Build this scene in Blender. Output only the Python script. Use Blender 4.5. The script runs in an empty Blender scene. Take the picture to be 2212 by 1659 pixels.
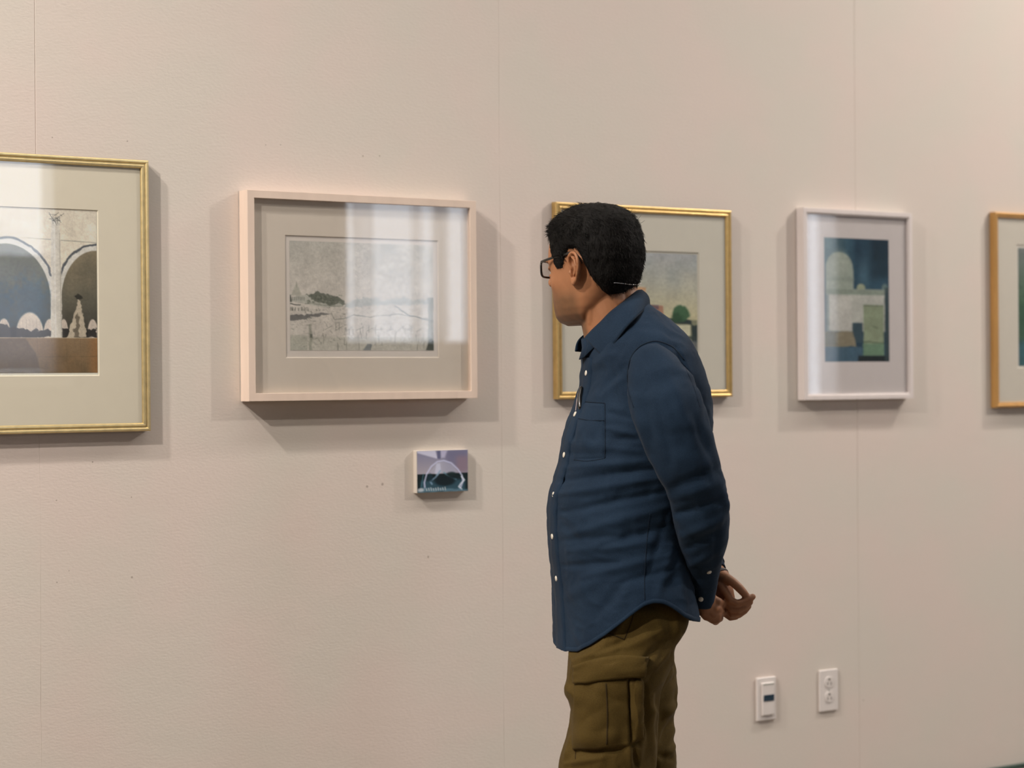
import bpy, bmesh, math, random
import numpy as np
from mathutils import Vector, Matrix
from mathutils.bvhtree import BVHTree

random.seed(7); rng = np.random.default_rng(7)
SC = bpy.context.scene
C = SC.collection
PI = math.pi

# ------------------------------------------------------------------ camera
FPX = 4500.0                      # focal length in pixels of the 2212 px wide frame
PHI = math.radians(34.5)          # angle between the view axis and the wall normal
CAM = np.array([0.0, -4.35, 1.35])
FW = np.array([math.sin(PHI), math.cos(PHI), 0.0])     # horizontal forward
RT = np.array([math.cos(PHI), -math.sin(PHI), 0.0])    # right
UP = np.array([0.0, 0.0, 1.0])
pit, rol = 0.00278, 0.0080
fwd = FW*math.cos(pit) - UP*math.sin(pit)
up0 = UP*math.cos(pit) + FW*math.sin(pit)
cup = up0*math.cos(rol) + RT*math.sin(rol)
crt = RT*math.cos(rol) - up0*math.sin(rol)
ZP = 4.33                         # distance of the visitor from the camera

def ray(px, py):
    return fwd + crt*((px-1106.0)/FPX) - cup*((py-829.5)/FPX)
def P(px, py, d=0.0):
    """point at horizontal depth ZP+d seen at that pixel"""
    r = ray(px, py); return CAM + r*((ZP+d)/float(r@FW))
def W(px, py, D=0.0):
    """point on the plane D in front of the gallery wall"""
    r = ray(px, py); return CAM + r*((-D-CAM[1])/r[1])
def proj(V):
    V = np.asarray(V) - CAM
    z = V@fwd
    return 1106.0+FPX*(V@crt)/z, 829.5-FPX*(V@cup)/z
K = ZP/FPX                        # metres per pixel at the visitor

cam = bpy.data.cameras.new('camera'); co = bpy.data.objects.new('camera', cam); C.objects.link(co)
M = Matrix.Identity(4)
for i in range(3):
    M[i][0] = crt[i]; M[i][1] = cup[i]; M[i][2] = -fwd[i]; M[i][3] = CAM[i]
co.matrix_world = M
cam.sensor_width = 36.0; cam.lens = FPX/2212.0*36.0; cam.clip_start = 0.05
cam.dof.use_dof = True; cam.dof.focus_distance = 4.45; cam.dof.aperture_fstop = 3.0
SC.camera = co

# ------------------------------------------------------------------ helpers
def lin(c):
    c = np.asarray(c, float)/255.0
    return np.where(c <= 0.04045, c/12.92, ((c+0.055)/1.055)**2.4)
ILL = np.array([0.76, 0.675, 0.615])     # light falling on the wall: turns a seen colour into a surface colour
def alb(c, k=1.0):
    return tuple(np.clip(lin(c)/ILL*k, 0.002, 0.9))

def sstep(a, b, x):
    t = np.clip((x-a)/(b-a), 0, 1); return t*t*(3-2*t)

_perm = rng.random((64, 64, 64))
def vnoise(p):
    p = np.asarray(p, float); i = np.floor(p).astype(int); f = p-i; f = f*f*(3-2*f); i &= 63; j = (i+1) & 63
    x0, y0, z0 = i.T; x1, y1, z1 = j.T; u, v, w = f.T
    g = _perm
    a = g[x0, y0, z0]*(1-u)+g[x1, y0, z0]*u; b = g[x0, y1, z0]*(1-u)+g[x1, y1, z0]*u
    c = g[x0, y0, z1]*(1-u)+g[x1, y0, z1]*u; d = g[x0, y1, z1]*(1-u)+g[x1, y1, z1]*u
    return ((a*(1-v)+b*v)*(1-w)+(c*(1-v)+d*v)*w)*2-1
def fbm(p, o=3):
    p = np.asarray(p, float); s = 0; a = 1.0
    for _ in range(o): s = s+a*vnoise(p); p = p*2.03+11.7; a *= 0.5
    return s

def mesh_from(name, verts, faces, smooth=True, fix=False):
    me = bpy.data.meshes.new(name)
    me.from_pydata([tuple(map(float, v)) for v in verts], [], [tuple(int(i) for i in f) for f in faces])
    if fix:
        bm = bmesh.new(); bm.from_mesh(me); bmesh.ops.remove_doubles(bm, verts=bm.verts, dist=1e-6)
        bmesh.ops.recalc_face_normals(bm, faces=bm.faces); bm.to_mesh(me); bm.free()
    if smooth: me.polygons.foreach_set('use_smooth', [True]*len(me.polygons))
    me.update(); return me

def link(name, me, mat, parent=None, label=None):
    o = bpy.data.objects.new(name, me); C.objects.link(o)
    if mat: me.materials.clear(); me.materials.append(mat)
    if parent:
        off = world_loc(parent)
        me.transform(Matrix.Translation(-off)); o.parent = parent
    if label: o['label'] = label
    return o
def world_loc(o):
    v = Vector((0, 0, 0))
    while o: v = v+o.location; o = o.parent
    return v
def obj(name, verts, faces, mat, parent=None, smooth=True, fix=True, label=None, bevel=0, segs=2):
    me = mesh_from(name, verts, faces, smooth, fix)
    o = link(name, me, mat, parent, label)
    if bevel:
        m = o.modifiers.new('bevel', 'BEVEL'); m.width = bevel; m.segments = segs; m.limit_method = 'ANGLE'
        m.angle_limit = math.radians(35)
        m2 = o.modifiers.new('wn', 'WEIGHTED_NORMAL')
    return o
def thing(name, loc, label, cat, group=None):
    o = bpy.data.objects.new(name, None); C.objects.link(o); o.location = Vector(loc)
    o.empty_display_size = 0.05
    o['label'] = label; o['category'] = cat
    if group: o['group'] = group
    return o
def tag(o, label, cat, group=None):
    o['label'] = label; o['category'] = cat
    if group: o['group'] = group
    return o

class MB:
    def __init__(s): s.v = []; s.f = []
    def add(s, v, f):
        n = len(s.v); s.v += [np.array(p, float) for p in v]; s.f += [tuple(i+n for i in q) for q in f]; return s
    def box(s, x0, x1, y0, y1, z0, z1):
        v = [(x, y, z) for z in (z0, z1) for y in (y0, y1) for x in (x0, x1)]
        return s.add(v, [(0, 2, 3, 1), (4, 5, 7, 6), (0, 1, 5, 4), (2, 6, 7, 3), (0, 4, 6, 2), (1, 3, 7, 5)])
    def rings(s, R, closed_u=True, cap=True):
        n = len(s.v); m = len(R[0])
        for r in R: s.v += [np.array(p, float) for p in r]
        for i in range(len(R)-1):
            for j in range(m if closed_u else m-1):
                k = (j+1) % m
                s.f.append((n+i*m+j, n+i*m+k, n+(i+1)*m+k, n+(i+1)*m+j))
        if cap:
            s.f.append(tuple(n+j for j in range(m))[::-1]); s.f.append(tuple(n+(len(R)-1)*m+j for j in range(m)))
        return s
    def tube(s, pts, rad, seg=12, cap=True, round_ends=False, flat=None):
        pts = [np.array(p, float) for p in pts]
        rad = [rad]*len(pts) if np.isscalar(rad) else list(rad)
        if round_ends:
            for end in (0, -1):
                q = pts[end]; q2 = pts[1] if end == 0 else pts[-2]; r = rad[end]
                d = (q-q2)/np.linalg.norm(q-q2)
                ex = [(q+d*r*math.sin(a), r*math.cos(a)) for a in (0.45, 0.9, 1.3)]
                for e, rr in ex:
                    if end == 0: pts.insert(0, e); rad.insert(0, rr)
                    else: pts.append(e); rad.append(rr)
        R = []; N = None
        for i, p in enumerate(pts):
            a = pts[max(i-1, 0)]; b = pts[min(i+1, len(pts)-1)]
            t = b-a; t = t/(np.linalg.norm(t)+1e-12)
            if N is None:
                h = np.array([0, 0, 1.0]) if abs(t[2]) < .9 else np.array([1.0, 0, 0])
                N = np.cross(t, h)
            N = N-t*(N@t); N = N/np.linalg.norm(N); B = np.cross(t, N)
            r = rad[i]
            R.append([p+(N*math.cos(2*PI*k/seg)+B*math.sin(2*PI*k/seg))*r for k in range(seg)])
        return s.rings(R, True, cap)
    def ell(s, c, axes, r, seg=20, rings=12):
        c = np.array(c, float); A = [np.array(a, float) for a in axes]; R = []
        for i in range(1, rings):
            ph = PI*i/rings
            R.append([c+A[0]*r[0]*math.sin(ph)*math.cos(2*PI*k/seg)+A[1]*r[1]*math.sin(ph)*math.sin(2*PI*k/seg)+A[2]*r[2]*math.cos(ph) for k in range(seg)])
        return s.rings(R, True, True)
    def disc(s, c, n, r, h, seg=16, chamfer=.25):
        c = np.array(c, float); n = np.array(n, float); n /= np.linalg.norm(n)
        a = np.cross(n, [0, 0, 1.0]) if abs(n[2]) < .9 else np.cross(n, [1.0, 0, 0]); a /= np.linalg.norm(a); b = np.cross(n, a)
        R = []
        for d, q in ((0, r), (h*(1-chamfer), r), (h, r-h*chamfer)):
            R.append([c+n*d+(a*math.cos(2*PI*k/seg)+b*math.sin(2*PI*k/seg))*q for k in range(seg)])
        return s.rings(R, True, True)

def spline(pts, n):
    """Catmull-Rom through rows of numbers"""
    P_ = np.array(pts, float); m = len(P_); out = []
    ext = np.vstack([2*P_[0]-P_[1], P_, 2*P_[-1]-P_[-2]])
    for q in np.linspace(0, m-1, n):
        i = min(int(q), m-2); t = q-i; a, b, c, d = ext[i:i+4]
        out.append(0.5*((2*b)+(-a+c)*t+(2*a-5*b+4*c-d)*t*t+(-a+3*b-3*c+d)*t**3))
    return np.array(out)

# ------------------------------------------------------------------ materials
def mat(name, col, rough=0.6, metal=0.0, spec=0.5, sheen=0.0, sss=0.0, noise=None, bump=None, attr=None, coat=0.0):
    m = bpy.data.materials.new(name); m.use_nodes = True; nt = m.node_tree; b = nt.nodes['Principled BSDF']
    b.inputs['Base Color'].default_value = (*col[:3], 1); b.inputs['Roughness'].default_value = rough
    b.inputs['Metallic'].default_value = metal; b.inputs['Specular IOR Level'].default_value = spec
    b.inputs['Sheen Weight'].default_value = sheen; b.inputs['Sheen Roughness'].default_value = 0.5
    b.inputs['Coat Weight'].default_value = coat
    if sss:
        b.inputs['Subsurface Weight'].default_value = sss; b.inputs['Subsurface Radius'].default_value = (0.012, 0.005, 0.003)
        b.inputs['Subsurface Scale'].default_value = 0.6
    tc = nt.nodes.new('ShaderNodeTexCoord')
    src = None
    if attr:
        a = nt.nodes.new('ShaderNodeVertexColor'); a.layer_name = attr; src = a.outputs['Color']
    if noise:
        sc, amt = noise[:2]
        st = noise[2] if len(noise) > 2 else (1, 1, 1)
        mp = nt.nodes.new('ShaderNodeMapping'); mp.inputs['Scale'].default_value = st
        nt.links.new(tc.outputs['Object'], mp.inputs['Vector'])
        n = nt.nodes.new('ShaderNodeTexNoise'); n.inputs['Scale'].default_value = sc; n.inputs['Detail'].default_value = 4
        nt.links.new(mp.outputs[0], n.inputs['Vector'])
        mr = nt.nodes.new('ShaderNodeMapRange'); mr.inputs['From Min'].default_value = .25; mr.inputs['From Max'].default_value = .75
        mr.inputs['To Min'].default_value = 1-amt; mr.inputs['To Max'].default_value = 1+amt
        nt.links.new(n.outputs['Fac'], mr.inputs['Value'])
        mx = nt.nodes.new('ShaderNodeVectorMath'); mx.operation = 'SCALE'
        if src: nt.links.new(src, mx.inputs[0])
        else: mx.inputs[0].default_value = col[:3]
        nt.links.new(mr.outputs[0], mx.inputs['Scale']); src = mx.outputs[0]
    if src: nt.links.new(src, b.inputs['Base Color'])
    if bump:
        sc, st, dist = bump[:3]
        n = nt.nodes.new('ShaderNodeTexNoise'); n.inputs['Scale'].default_value = sc; n.inputs['Detail'].default_value = 3
        nt.links.new(tc.outputs['Object'], n.inputs['Vector'])
        bp = nt.nodes.new('ShaderNodeBump'); bp.inputs['Strength'].default_value = st; bp.inputs['Distance'].default_value = dist
        nt.links.new(n.outputs['Fac'], bp.inputs['Height']); nt.links.new(bp.outputs[0], b.inputs['Normal'])
    return m

def wall_material():
    m = bpy.data.materials.new('painted_wall'); m.use_nodes = True; nt = m.node_tree; b = nt.nodes['Principled BSDF']
    N = nt.nodes.new; L = nt.links.new
    b.inputs['Roughness'].default_value = .75; b.inputs['Specular IOR Level'].default_value = .25
    tc = N('ShaderNodeTexCoord')
    big = N('ShaderNodeTexNoise'); big.inputs['Scale'].default_value = 3.2; big.inputs['Detail'].default_value = 3
    L(tc.outputs['Object'], big.inputs['Vector'])
    cr = N('ShaderNodeValToRGB'); cr.color_ramp.elements[0].position = .38; cr.color_ramp.elements[1].position = .62
    cr.color_ramp.elements[0].color = (*WALLC1, 1); cr.color_ramp.elements[1].color = (*WALLC2, 1)
    L(big.outputs['Fac'], cr.inputs['Fac'])
    # faint roller marks
    mp = N('ShaderNodeMapping'); mp.inputs['Scale'].default_value = (1, 1, 2.2); mp.inputs['Rotation'].default_value = (0, .25, 0)
    L(tc.outputs['Object'], mp.inputs['Vector'])
    n2 = N('ShaderNodeTexNoise'); n2.inputs['Scale'].default_value = 95; n2.inputs['Detail'].default_value = 4
    L(mp.outputs[0], n2.inputs['Vector'])
    n3 = N('ShaderNodeTexNoise'); n3.inputs['Scale'].default_value = 9; n3.inputs['Detail'].default_value = 3
    L(mp.outputs[0], n3.inputs['Vector'])
    ad = N('ShaderNodeMath'); ad.operation = 'MULTIPLY_ADD'; ad.inputs[1].default_value = 1.2
    L(n3.outputs['Fac'], ad.inputs[0]); L(n2.outputs['Fac'], ad.inputs[2])
    bp = N('ShaderNodeBump'); bp.inputs['Strength'].default_value = .32; bp.inputs['Distance'].default_value = .0011
    L(ad.outputs[0], bp.inputs['Height']); L(bp.outputs[0], b.inputs['Normal'])
    # small chips and nail specks
    vo = N('ShaderNodeTexVoronoi'); vo.inputs['Scale'].default_value = 4.6; vo.inputs['Randomness'].default_value = 1
    L(tc.outputs['Object'], vo.inputs['Vector'])
    lt = N('ShaderNodeMath'); lt.operation = 'LESS_THAN'; lt.inputs[1].default_value = .0105
    L(vo.outputs['Distance'], lt.inputs[0])
    sep = N('ShaderNodeSeparateColor'); L(vo.outputs['Color'], sep.inputs[0])
    fac = lt.outputs[0]
    for (px, py, r) in SPECKS:
        p = W(px, py)
        cx = N('ShaderNodeVectorMath'); cx.operation = 'DISTANCE'; cx.inputs[1].default_value = tuple(p)
        L(tc.outputs['Object'], cx.inputs[0])
        l2 = N('ShaderNodeMath'); l2.operation = 'LESS_THAN'; l2.inputs[1].default_value = r
        L(cx.outputs['Value'], l2.inputs[0])
        mxx = N('ShaderNodeMath'); mxx.operation = 'MAXIMUM'; L(fac, mxx.inputs[0]); L(l2.outputs[0], mxx.inputs[1]); fac = mxx.outputs[0]
    sc = N('ShaderNodeMath'); sc.operation = 'MULTIPLY'; sc.inputs[1].default_value = .5; L(fac, sc.inputs[0])
    mx = N('ShaderNodeMix'); mx.data_type = 'RGBA'; L(sc.outputs[0], mx.inputs['Factor']); L(cr.outputs['Color'], mx.inputs[6])
    mx.inputs[7].default_value = (.16, .12, .09, 1)
    L(mx.outputs[2], b.inputs['Base Color'])
    return m
SPECKS = [(113, 297, .0016), (275, 305, .0017), (784, 337, .0020), (820, 337, .0018), (122, 1081, .0016), (284, 1074, .0016), (285, 1247, .0024),
          (123, 1258, .0016), (149, 1233, .0013), (200, 998, .0018), (793, 1051, .0030), (826, 1046, .0034), (925, 1203, .0028), (574, 313, .0015), (606, 313, .0014)]
WALLC1 = (.665, .612, .548); WALLC2 = (.695, .605, .548)

def glass_material(name='picture_glass'):
    m = bpy.data.materials.new(name); m.use_nodes = True; nt = m.node_tree; nt.nodes.clear(); N = nt.nodes.new; L = nt.links.new
    out = N('ShaderNodeOutputMaterial'); mix = N('ShaderNodeMixShader'); tr = N('ShaderNodeBsdfTransparent'); gl = N('ShaderNodeBsdfGlossy')
    gl.inputs['Roughness'].default_value = .012; gl.inputs['Color'].default_value = (1, 1, 1, 1)
    lw = N('ShaderNodeLayerWeight'); lw.inputs['Blend'].default_value = .5
    pw = N('ShaderNodeMath'); pw.operation = 'POWER'; pw.inputs[1].default_value = 5
    ma = N('ShaderNodeMath'); ma.operation = 'MULTIPLY_ADD'; ma.inputs[1].default_value = .95; ma.inputs[2].default_value = .043
    L(lw.outputs['Facing'], pw.inputs[0]); L(pw.outputs[0], ma.inputs[0]); L(ma.outputs[0], mix.inputs[0])
    L(tr.outputs[0], mix.inputs[1]); L(gl.outputs[0], mix.inputs[2]); L(mix.outputs[0], out.inputs[0])
    return m

mWall = wall_material()
mWallPlain = mat('plain_wall', (.36, .33, .30), .8, noise=(3, .04), bump=(60, .2, .001))
mCeil = mat('ceiling_paint', (.72, .70, .67), .9, noise=(2, .03))
mFloor = mat('floor_polished_concrete', (.20, .17, .14), .45, noise=(3, .15), bump=(20, .1, .001))
mBase = mat('baseboard_paint', (.62, .56, .50), .45, noise=(8, .03))
mBaseEdge = mat('dark_green_edge', (.035, .07, .055), .4, noise=(30, .1))
mGlass = glass_material()
mGold = mat('brushed_gold', (.80, .64, .33), .38, .85, noise=(60, .12, (1, 1, 1)))
mGoldY = mat('yellow_gold', (.70, .49, .20), .38, .9, noise=(60, .12))
mOrange = mat('honey_wood', (.56, .31, .10), .42, 0.25, noise=(40, .12, (1, 1, .2)), bump=(200, .1, .0004))
mPaleWood = mat('pale_pink_wood', alb((197, 170, 150)), .5, noise=(30, .05, (1, 1, .15)))
mWhiteWood = mat('white_washed_wood', alb((196, 178, 168)), .5, noise=(30, .04, (1, 1, .15)))
mBack = mat('backing_board', (.25, .2, .15), .9, noise=(20, .1))
mPlastic = mat('ivory_plastic', (.74, .69, .66), .35, noise=(10, .02))
mPlasticD = mat('grey_plastic', (.42, .42, .38), .5, noise=(10, .05))
mLens = mat('dark_blue_lens', (.003, .03, .06), .12, noise=(20, .3), coat=.6)
mSlot = mat('slot_shadowed_plastic', (.12, .10, .08), .7, noise=(10, .05))
mArt = mat('watercolour_paper', (1, 1, 1), .8, attr='paint', bump=(400, .1, .0003), spec=.2)

# ------------------------------------------------------------------ room
XL, XR, YB, ZC = -2.6, 12.6, -8.0, 4.6
def struct(name, o): o['kind'] = 'structure'; return o

seams = [(W(80, 500)[0], .0011, .0016), (W(1081, 600)[0], .0006, .0009), (W(1850, 650)[0], .0011, .0016)]
prof = [(XL-.15, 0)]
for sx, hw, dp in seams: prof += [(sx-hw, 0), (sx, dp), (sx+hw, 0)]
prof += [(XR+.15, 0)]
zs = np.linspace(0, ZC, 93)
R = []
for z in zs:
    row = []
    for k, (x, y) in enumerate(prof):
        if 0 < k < len(prof)-1:
            si = (k-1)//3; j = (k-1) % 3
            wob = .0016*float(vnoise([[z*3.1, si*7.3, 2.0]])[0])
            amp = .45+.55*float(vnoise([[z*9.0, si*3.1, 9.0]])[0]); amp = 1.0 if si == 0 and z > 1.6 else max(amp, .12)
            if si == 2: amp = max(amp, .6)
            if j == 1: y *= amp
            else: x = seams[si][0]+(x-seams[si][0])*max(amp, .3)
            x += wob
        row.append((x, y, z))
    R.append(row)
w = MB(); w.rings(R, closed_u=False, cap=False)
n = len(w.v)
w.box(XL-.15, XR+.15, .004, .14, 0, ZC)
struct('wall_back', obj('wall_back', w.v, w.f, mWall, smooth=False, fix=False))['kind'] = 'structure'

def sbox(name, b, m): return struct(name, obj(name, *(lambda q: (q.v, q.f))(MB().box(*b)), m, smooth=False))
sbox('floor', (XL-.15, XR+.15, YB-.2, .14, -.1, 0), mFloor)
sbox('ceiling', (XL-.15, XR+.15, YB-.2, .14, ZC, ZC+.1), mCeil)
sbox('wall_left', (XL-.15, XL, YB-.2, 0, 0, ZC), mWallPlain)
sbox('wall_right', (XR, XR+.15, YB-.2, 0, 0, ZC), mWallPlain)
wins = [(3.66, 5.06), (7.02, 8.22), (10.60, 11.66)]; WZ0, WZ1 = 1.35, 3.7; SILL = [1.36, 1.56, 1.12]
fw = MB(); x = XL
for (a, b_), WZ0 in zip(wins, SILL):
    fw.box(x, a, YB-.2, YB, 0, ZC); fw.box(a, b_, YB-.2, YB, 0, WZ0); fw.box(a, b_, YB-.2, YB, WZ1, ZC); x = b_
fw.box(x, XR, YB-.2, YB, 0, ZC)
struct('wall_front', obj('wall_front', fw.v, fw.f, mWallPlain, smooth=False, fix=False))
mWin = mat('white_window_paint', (.80, .79, .78), .5, noise=(8, .02))
def sheer_material():
    m = bpy.data.materials.new('sheer_curtain'); m.use_nodes = True; nt = m.node_tree; nt.nodes.clear(); N = nt.nodes.new; L = nt.links.new
    out = N('ShaderNodeOutputMaterial'); a = N('ShaderNodeMixShader'); a.inputs[0].default_value = .25
    t = N('ShaderNodeBsdfTranslucent'); t.inputs['Color'].default_value = (.9, .88, .88, 1)
    d = N('ShaderNodeBsdfDiffuse'); nz = N('ShaderNodeTexNoise'); nz.inputs['Scale'].default_value = 30
    cr = N('ShaderNodeValToRGB'); cr.color_ramp.elements[0].color = (.8, .78, .78, 1); cr.color_ramp.elements[1].color = (.88, .86, .86, 1)
    L(nz.outputs['Fac'], cr.inputs['Fac']); L(cr.outputs['Color'], d.inputs['Color'])
    tp = N('ShaderNodeBsdfTransparent'); a2_ = N('ShaderNodeMixShader'); a2_.inputs[0].default_value = .5
    L(t.outputs[0], a.inputs[1]); L(d.outputs[0], a.inputs[2]); L(a.outputs[0], a2_.inputs[1]); L(tp.outputs[0], a2_.inputs[2]); L(a2_.outputs[0], out.inputs[0]); return m
mSheer = sheer_material()
for i, (a, b_) in enumerate(wins):
    f = MB(); WZ0 = SILL[i]
    for (x0, x1) in ((a, a+.06), (b_-.06, b_)): f.box(x0, x1, YB-.19, YB+.02, WZ0, WZ1)
    f.box(a+.06, b_-.06, YB-.19, YB+.02, WZ1-.06, WZ1); f.box(a-.05, b_+.05, YB-.19, YB+.06, WZ0-.04, WZ0+.05)
    mid = (a+.28, 7.89, b_-.42)[i]
    f.box(mid-.02, mid+.02, YB-.13, YB-.07, WZ0, WZ1)
    f.box(a+.06, b_-.06, YB-.13, YB-.09, 2.82, 2.86)
    o = obj('window_%d' % (i+1), f.v, f.f, mWin, smooth=False, fix=False); o['kind'] = 'structure'
    pn = MB(); pn.box(a+.05, b_-.05, YB-.105, YB-.099, WZ0+.04, WZ1-.05)
    obj('pane', pn.v, pn.f, mGlass, o, smooth=False)
    cm = MB()
    for (c0, c1) in (((3.74, 4.98), (3.73, 4.99)), ((7.10, 7.27), (7.57, 7.66), (7.74, 7.87), (8.0, 8.15)), ((10.68, 11.28), (11.40, 11.48)))[i]:
        cu = []
        for z in np.linspace(WZ0+.06, 2.13 if i == 0 else WZ1+.1, 6):  # leftmost window: doubled half curtain, added to dim its reflection in the picture glass
            cu.append([(c0+(c1-c0)*t, YB+.045+(.03 if c0 == 3.73 else 0)+.012*math.sin(t*(c1-c0)*60), z) for t in np.linspace(0, 1, 40)])
        cm.rings(cu, False, False)
    o2 = obj('sheer_curtain', cm.v, cm.f, mSheer, None, fix=False)
    tag(o2, ['white sheer curtain hanging at the leftmost window opposite the pictures', 'white sheer curtain hanging at the middle window opposite the pictures',
             'white sheer curtain hanging at the far right window opposite the pictures'][i], 'curtain')
    md = o2.modifiers.new('solid', 'SOLIDIFY'); md.thickness = .001

bb = MB(); bb.box(XL, XR, -.014, -.0, 0, .155); struct('', obj('baseboard_back', bb.v, bb.f, mBase, smooth=False, bevel=.002))
be = MB(); be.box(XL, XR, -.017, -.0, .155, .167); struct('', obj('trim_1', be.v, be.f, mBaseEdge, smooth=False, bevel=.002))

# ------------------------------------------------------------------ painting canvases
class Pic:
    """a small canvas painted in Python; coordinates are the photo's own, so shapes sit where they are seen"""
    def __init__(s, x0, x1, y0, y1, base, step=1.0):
        s.nx = int((x1-x0)/step)+1; s.ny = int((y1-y0)/step)+1
        s.x, s.y = np.meshgrid(np.linspace(x0, x1, s.nx), np.linspace(y0, y1, s.ny))
        s.c = np.ones((s.ny, s.nx, 3))*np.array(base, float)
        s.box = (x0, x1, y0, y1)
    def put(s, mask, col, a=1.0):
        m = np.clip(mask*a, 0, 1)[..., None]; s.c = s.c*(1-m)+np.array(col, float)*m
    def nz(s, sc, seed=0, o=3, sx=1, sy=1):
        p = np.stack([s.x.ravel()/sc*sx, s.y.ravel()/sc*sy, np.full(s.x.size, seed*3.7)], 1)
        return fbm(p, o).reshape(s.x.shape)
    def grad(s, y0, c0, y1, c1, mask=None):
        t = np.clip((s.y-y0)/(y1-y0), 0, 1)[..., None]; col = np.array(c0, float)*(1-t)+np.array(c1, float)*t
        m = (np.ones_like(s.x) if mask is None else mask)[..., None]; s.c = s.c*(1-m)+col*m
    def rect(s, x0, x1, y0, y1, f=1.0, rag=0):
        r = s.nz(12, 5)*rag if rag else 0
        return sstep(-f, f, s.x+r-x0)*sstep(-f, f, x1-s.x-r)*sstep(-f, f, s.y+r-y0)*sstep(-f, f, y1-s.y-r)
    def ell(s, cx, cy, rx, ry, f=.05, rag=0):
        d = np.sqrt(((s.x-cx)/rx)**2+((s.y-cy)/ry)**2)+(s.nz(10, 3)*rag if rag else 0)
        return sstep(1+f, 1-f, d)
    def poly(s, pts, f=1.0, rag=0):
        x = s.x+(s.nz(9, 8)*rag if rag else 0); y = s.y+(s.nz(9, 9)*rag if rag else 0)
        ins = np.zeros(x.shape, bool); dist = np.full(x.shape, 1e9); n = len(pts)
        for i in range(n):
            (ax, ay), (bx, by) = pts[i], pts[(i+1) % n]
            ins ^= ((ay > y) != (by > y)) & (x < (bx-ax)*(y-ay)/((by-ay) if abs(by-ay) > 1e-9 else 1e-9)+ax)
            dx, dy = bx-ax, by-ay; t = np.clip(((x-ax)*dx+(y-ay)*dy)/(dx*dx+dy*dy+1e-9), 0, 1)
            dist = np.minimum(dist, np.hypot(x-ax-t*dx, y-ay-t*dy))
        sd = np.where(ins, dist, -dist); return sstep(-f, f, sd)
    def line(s, pts, w, f=.8, rag=0):
        x = s.x+(s.nz(14, 2)*rag if rag else 0); y = s.y+(s.nz(14, 4)*rag if rag else 0); dist = np.full(x.shape, 1e9)
        for (ax, ay), (bx, by) in zip(pts[:-1], pts[1:]):
            dx, dy = bx-ax, by-ay; t = np.clip(((x-ax)*dx+(y-ay)*dy)/(dx*dx+dy*dy+1e-9), 0, 1)
            dist = np.minimum(dist, np.hypot(x-ax-t*dx, y-ay-t*dy))
        return sstep(w/2+f, w/2-f, dist)
    def grain(s, a, wash=.045):
        s.c = s.c*(1+wash*s.nz(5, 21, 3)+wash*.9*s.nz(22, 23, 3)+.03*s.nz(2.2, 27, 2))[..., None]; s.c = s.c*(1+a*(rng.random(s.x.shape)-.5))[..., None]
    def mesh(s, name, X0, X1, Z0, Z1, Y, parent, label=None, ypush=0):
        xs = np.linspace(X0, X1, s.nx); zsv = np.linspace(Z1, Z0, s.ny)
        Xg, Zg = np.meshgrid(xs, zsv)
        v = np.stack([Xg.ravel(), np.full(Xg.size, Y), Zg.ravel()], 1)
        i = np.arange(s.ny-1)[:, None]*s.nx+np.arange(s.nx-1)[None, :]; i = i.ravel()
        f = np.stack([i, i+s.nx, i+s.nx+1, i+1], 1).tolist()
        nv = len(v)                                       # the sheet's back, so that the paper has a thickness
        cb = [0, s.nx-1, s.nx*s.ny-1, s.nx*(s.ny-1)]
        v = np.vstack([v, v[cb]+np.array([0, .001, 0])])
        f.append([nv, nv+1, nv+2, nv+3])
        me = mesh_from(name, v, f, smooth=False)
        at = me.color_attributes.new('paint', 'FLOAT_COLOR', 'POINT')
        col = np.ones((len(v), 4)); col[:nv, :3] = np.clip(lin(np.clip(s.c, 0, 255).reshape(-1, 3))/ILL*1.10, .002, .92); col[nv:, :3] = .6
        at.data.foreach_set('color', col.ravel())
        return link(name, me, mArt, parent, label)

def rect_loft(m, prof, x0, x1, z0, z1):
    """mitred moulding: prof is a list of (inward, depth from wall)"""
    R = []
    for u, d in prof: R.append([(x0+u, -d, z0+u), (x1-u, -d, z0+u), (x1-u, -d, z1-u), (x0+u, -d, z1-u)])
    m.rings(R, True, False); return m

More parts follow.
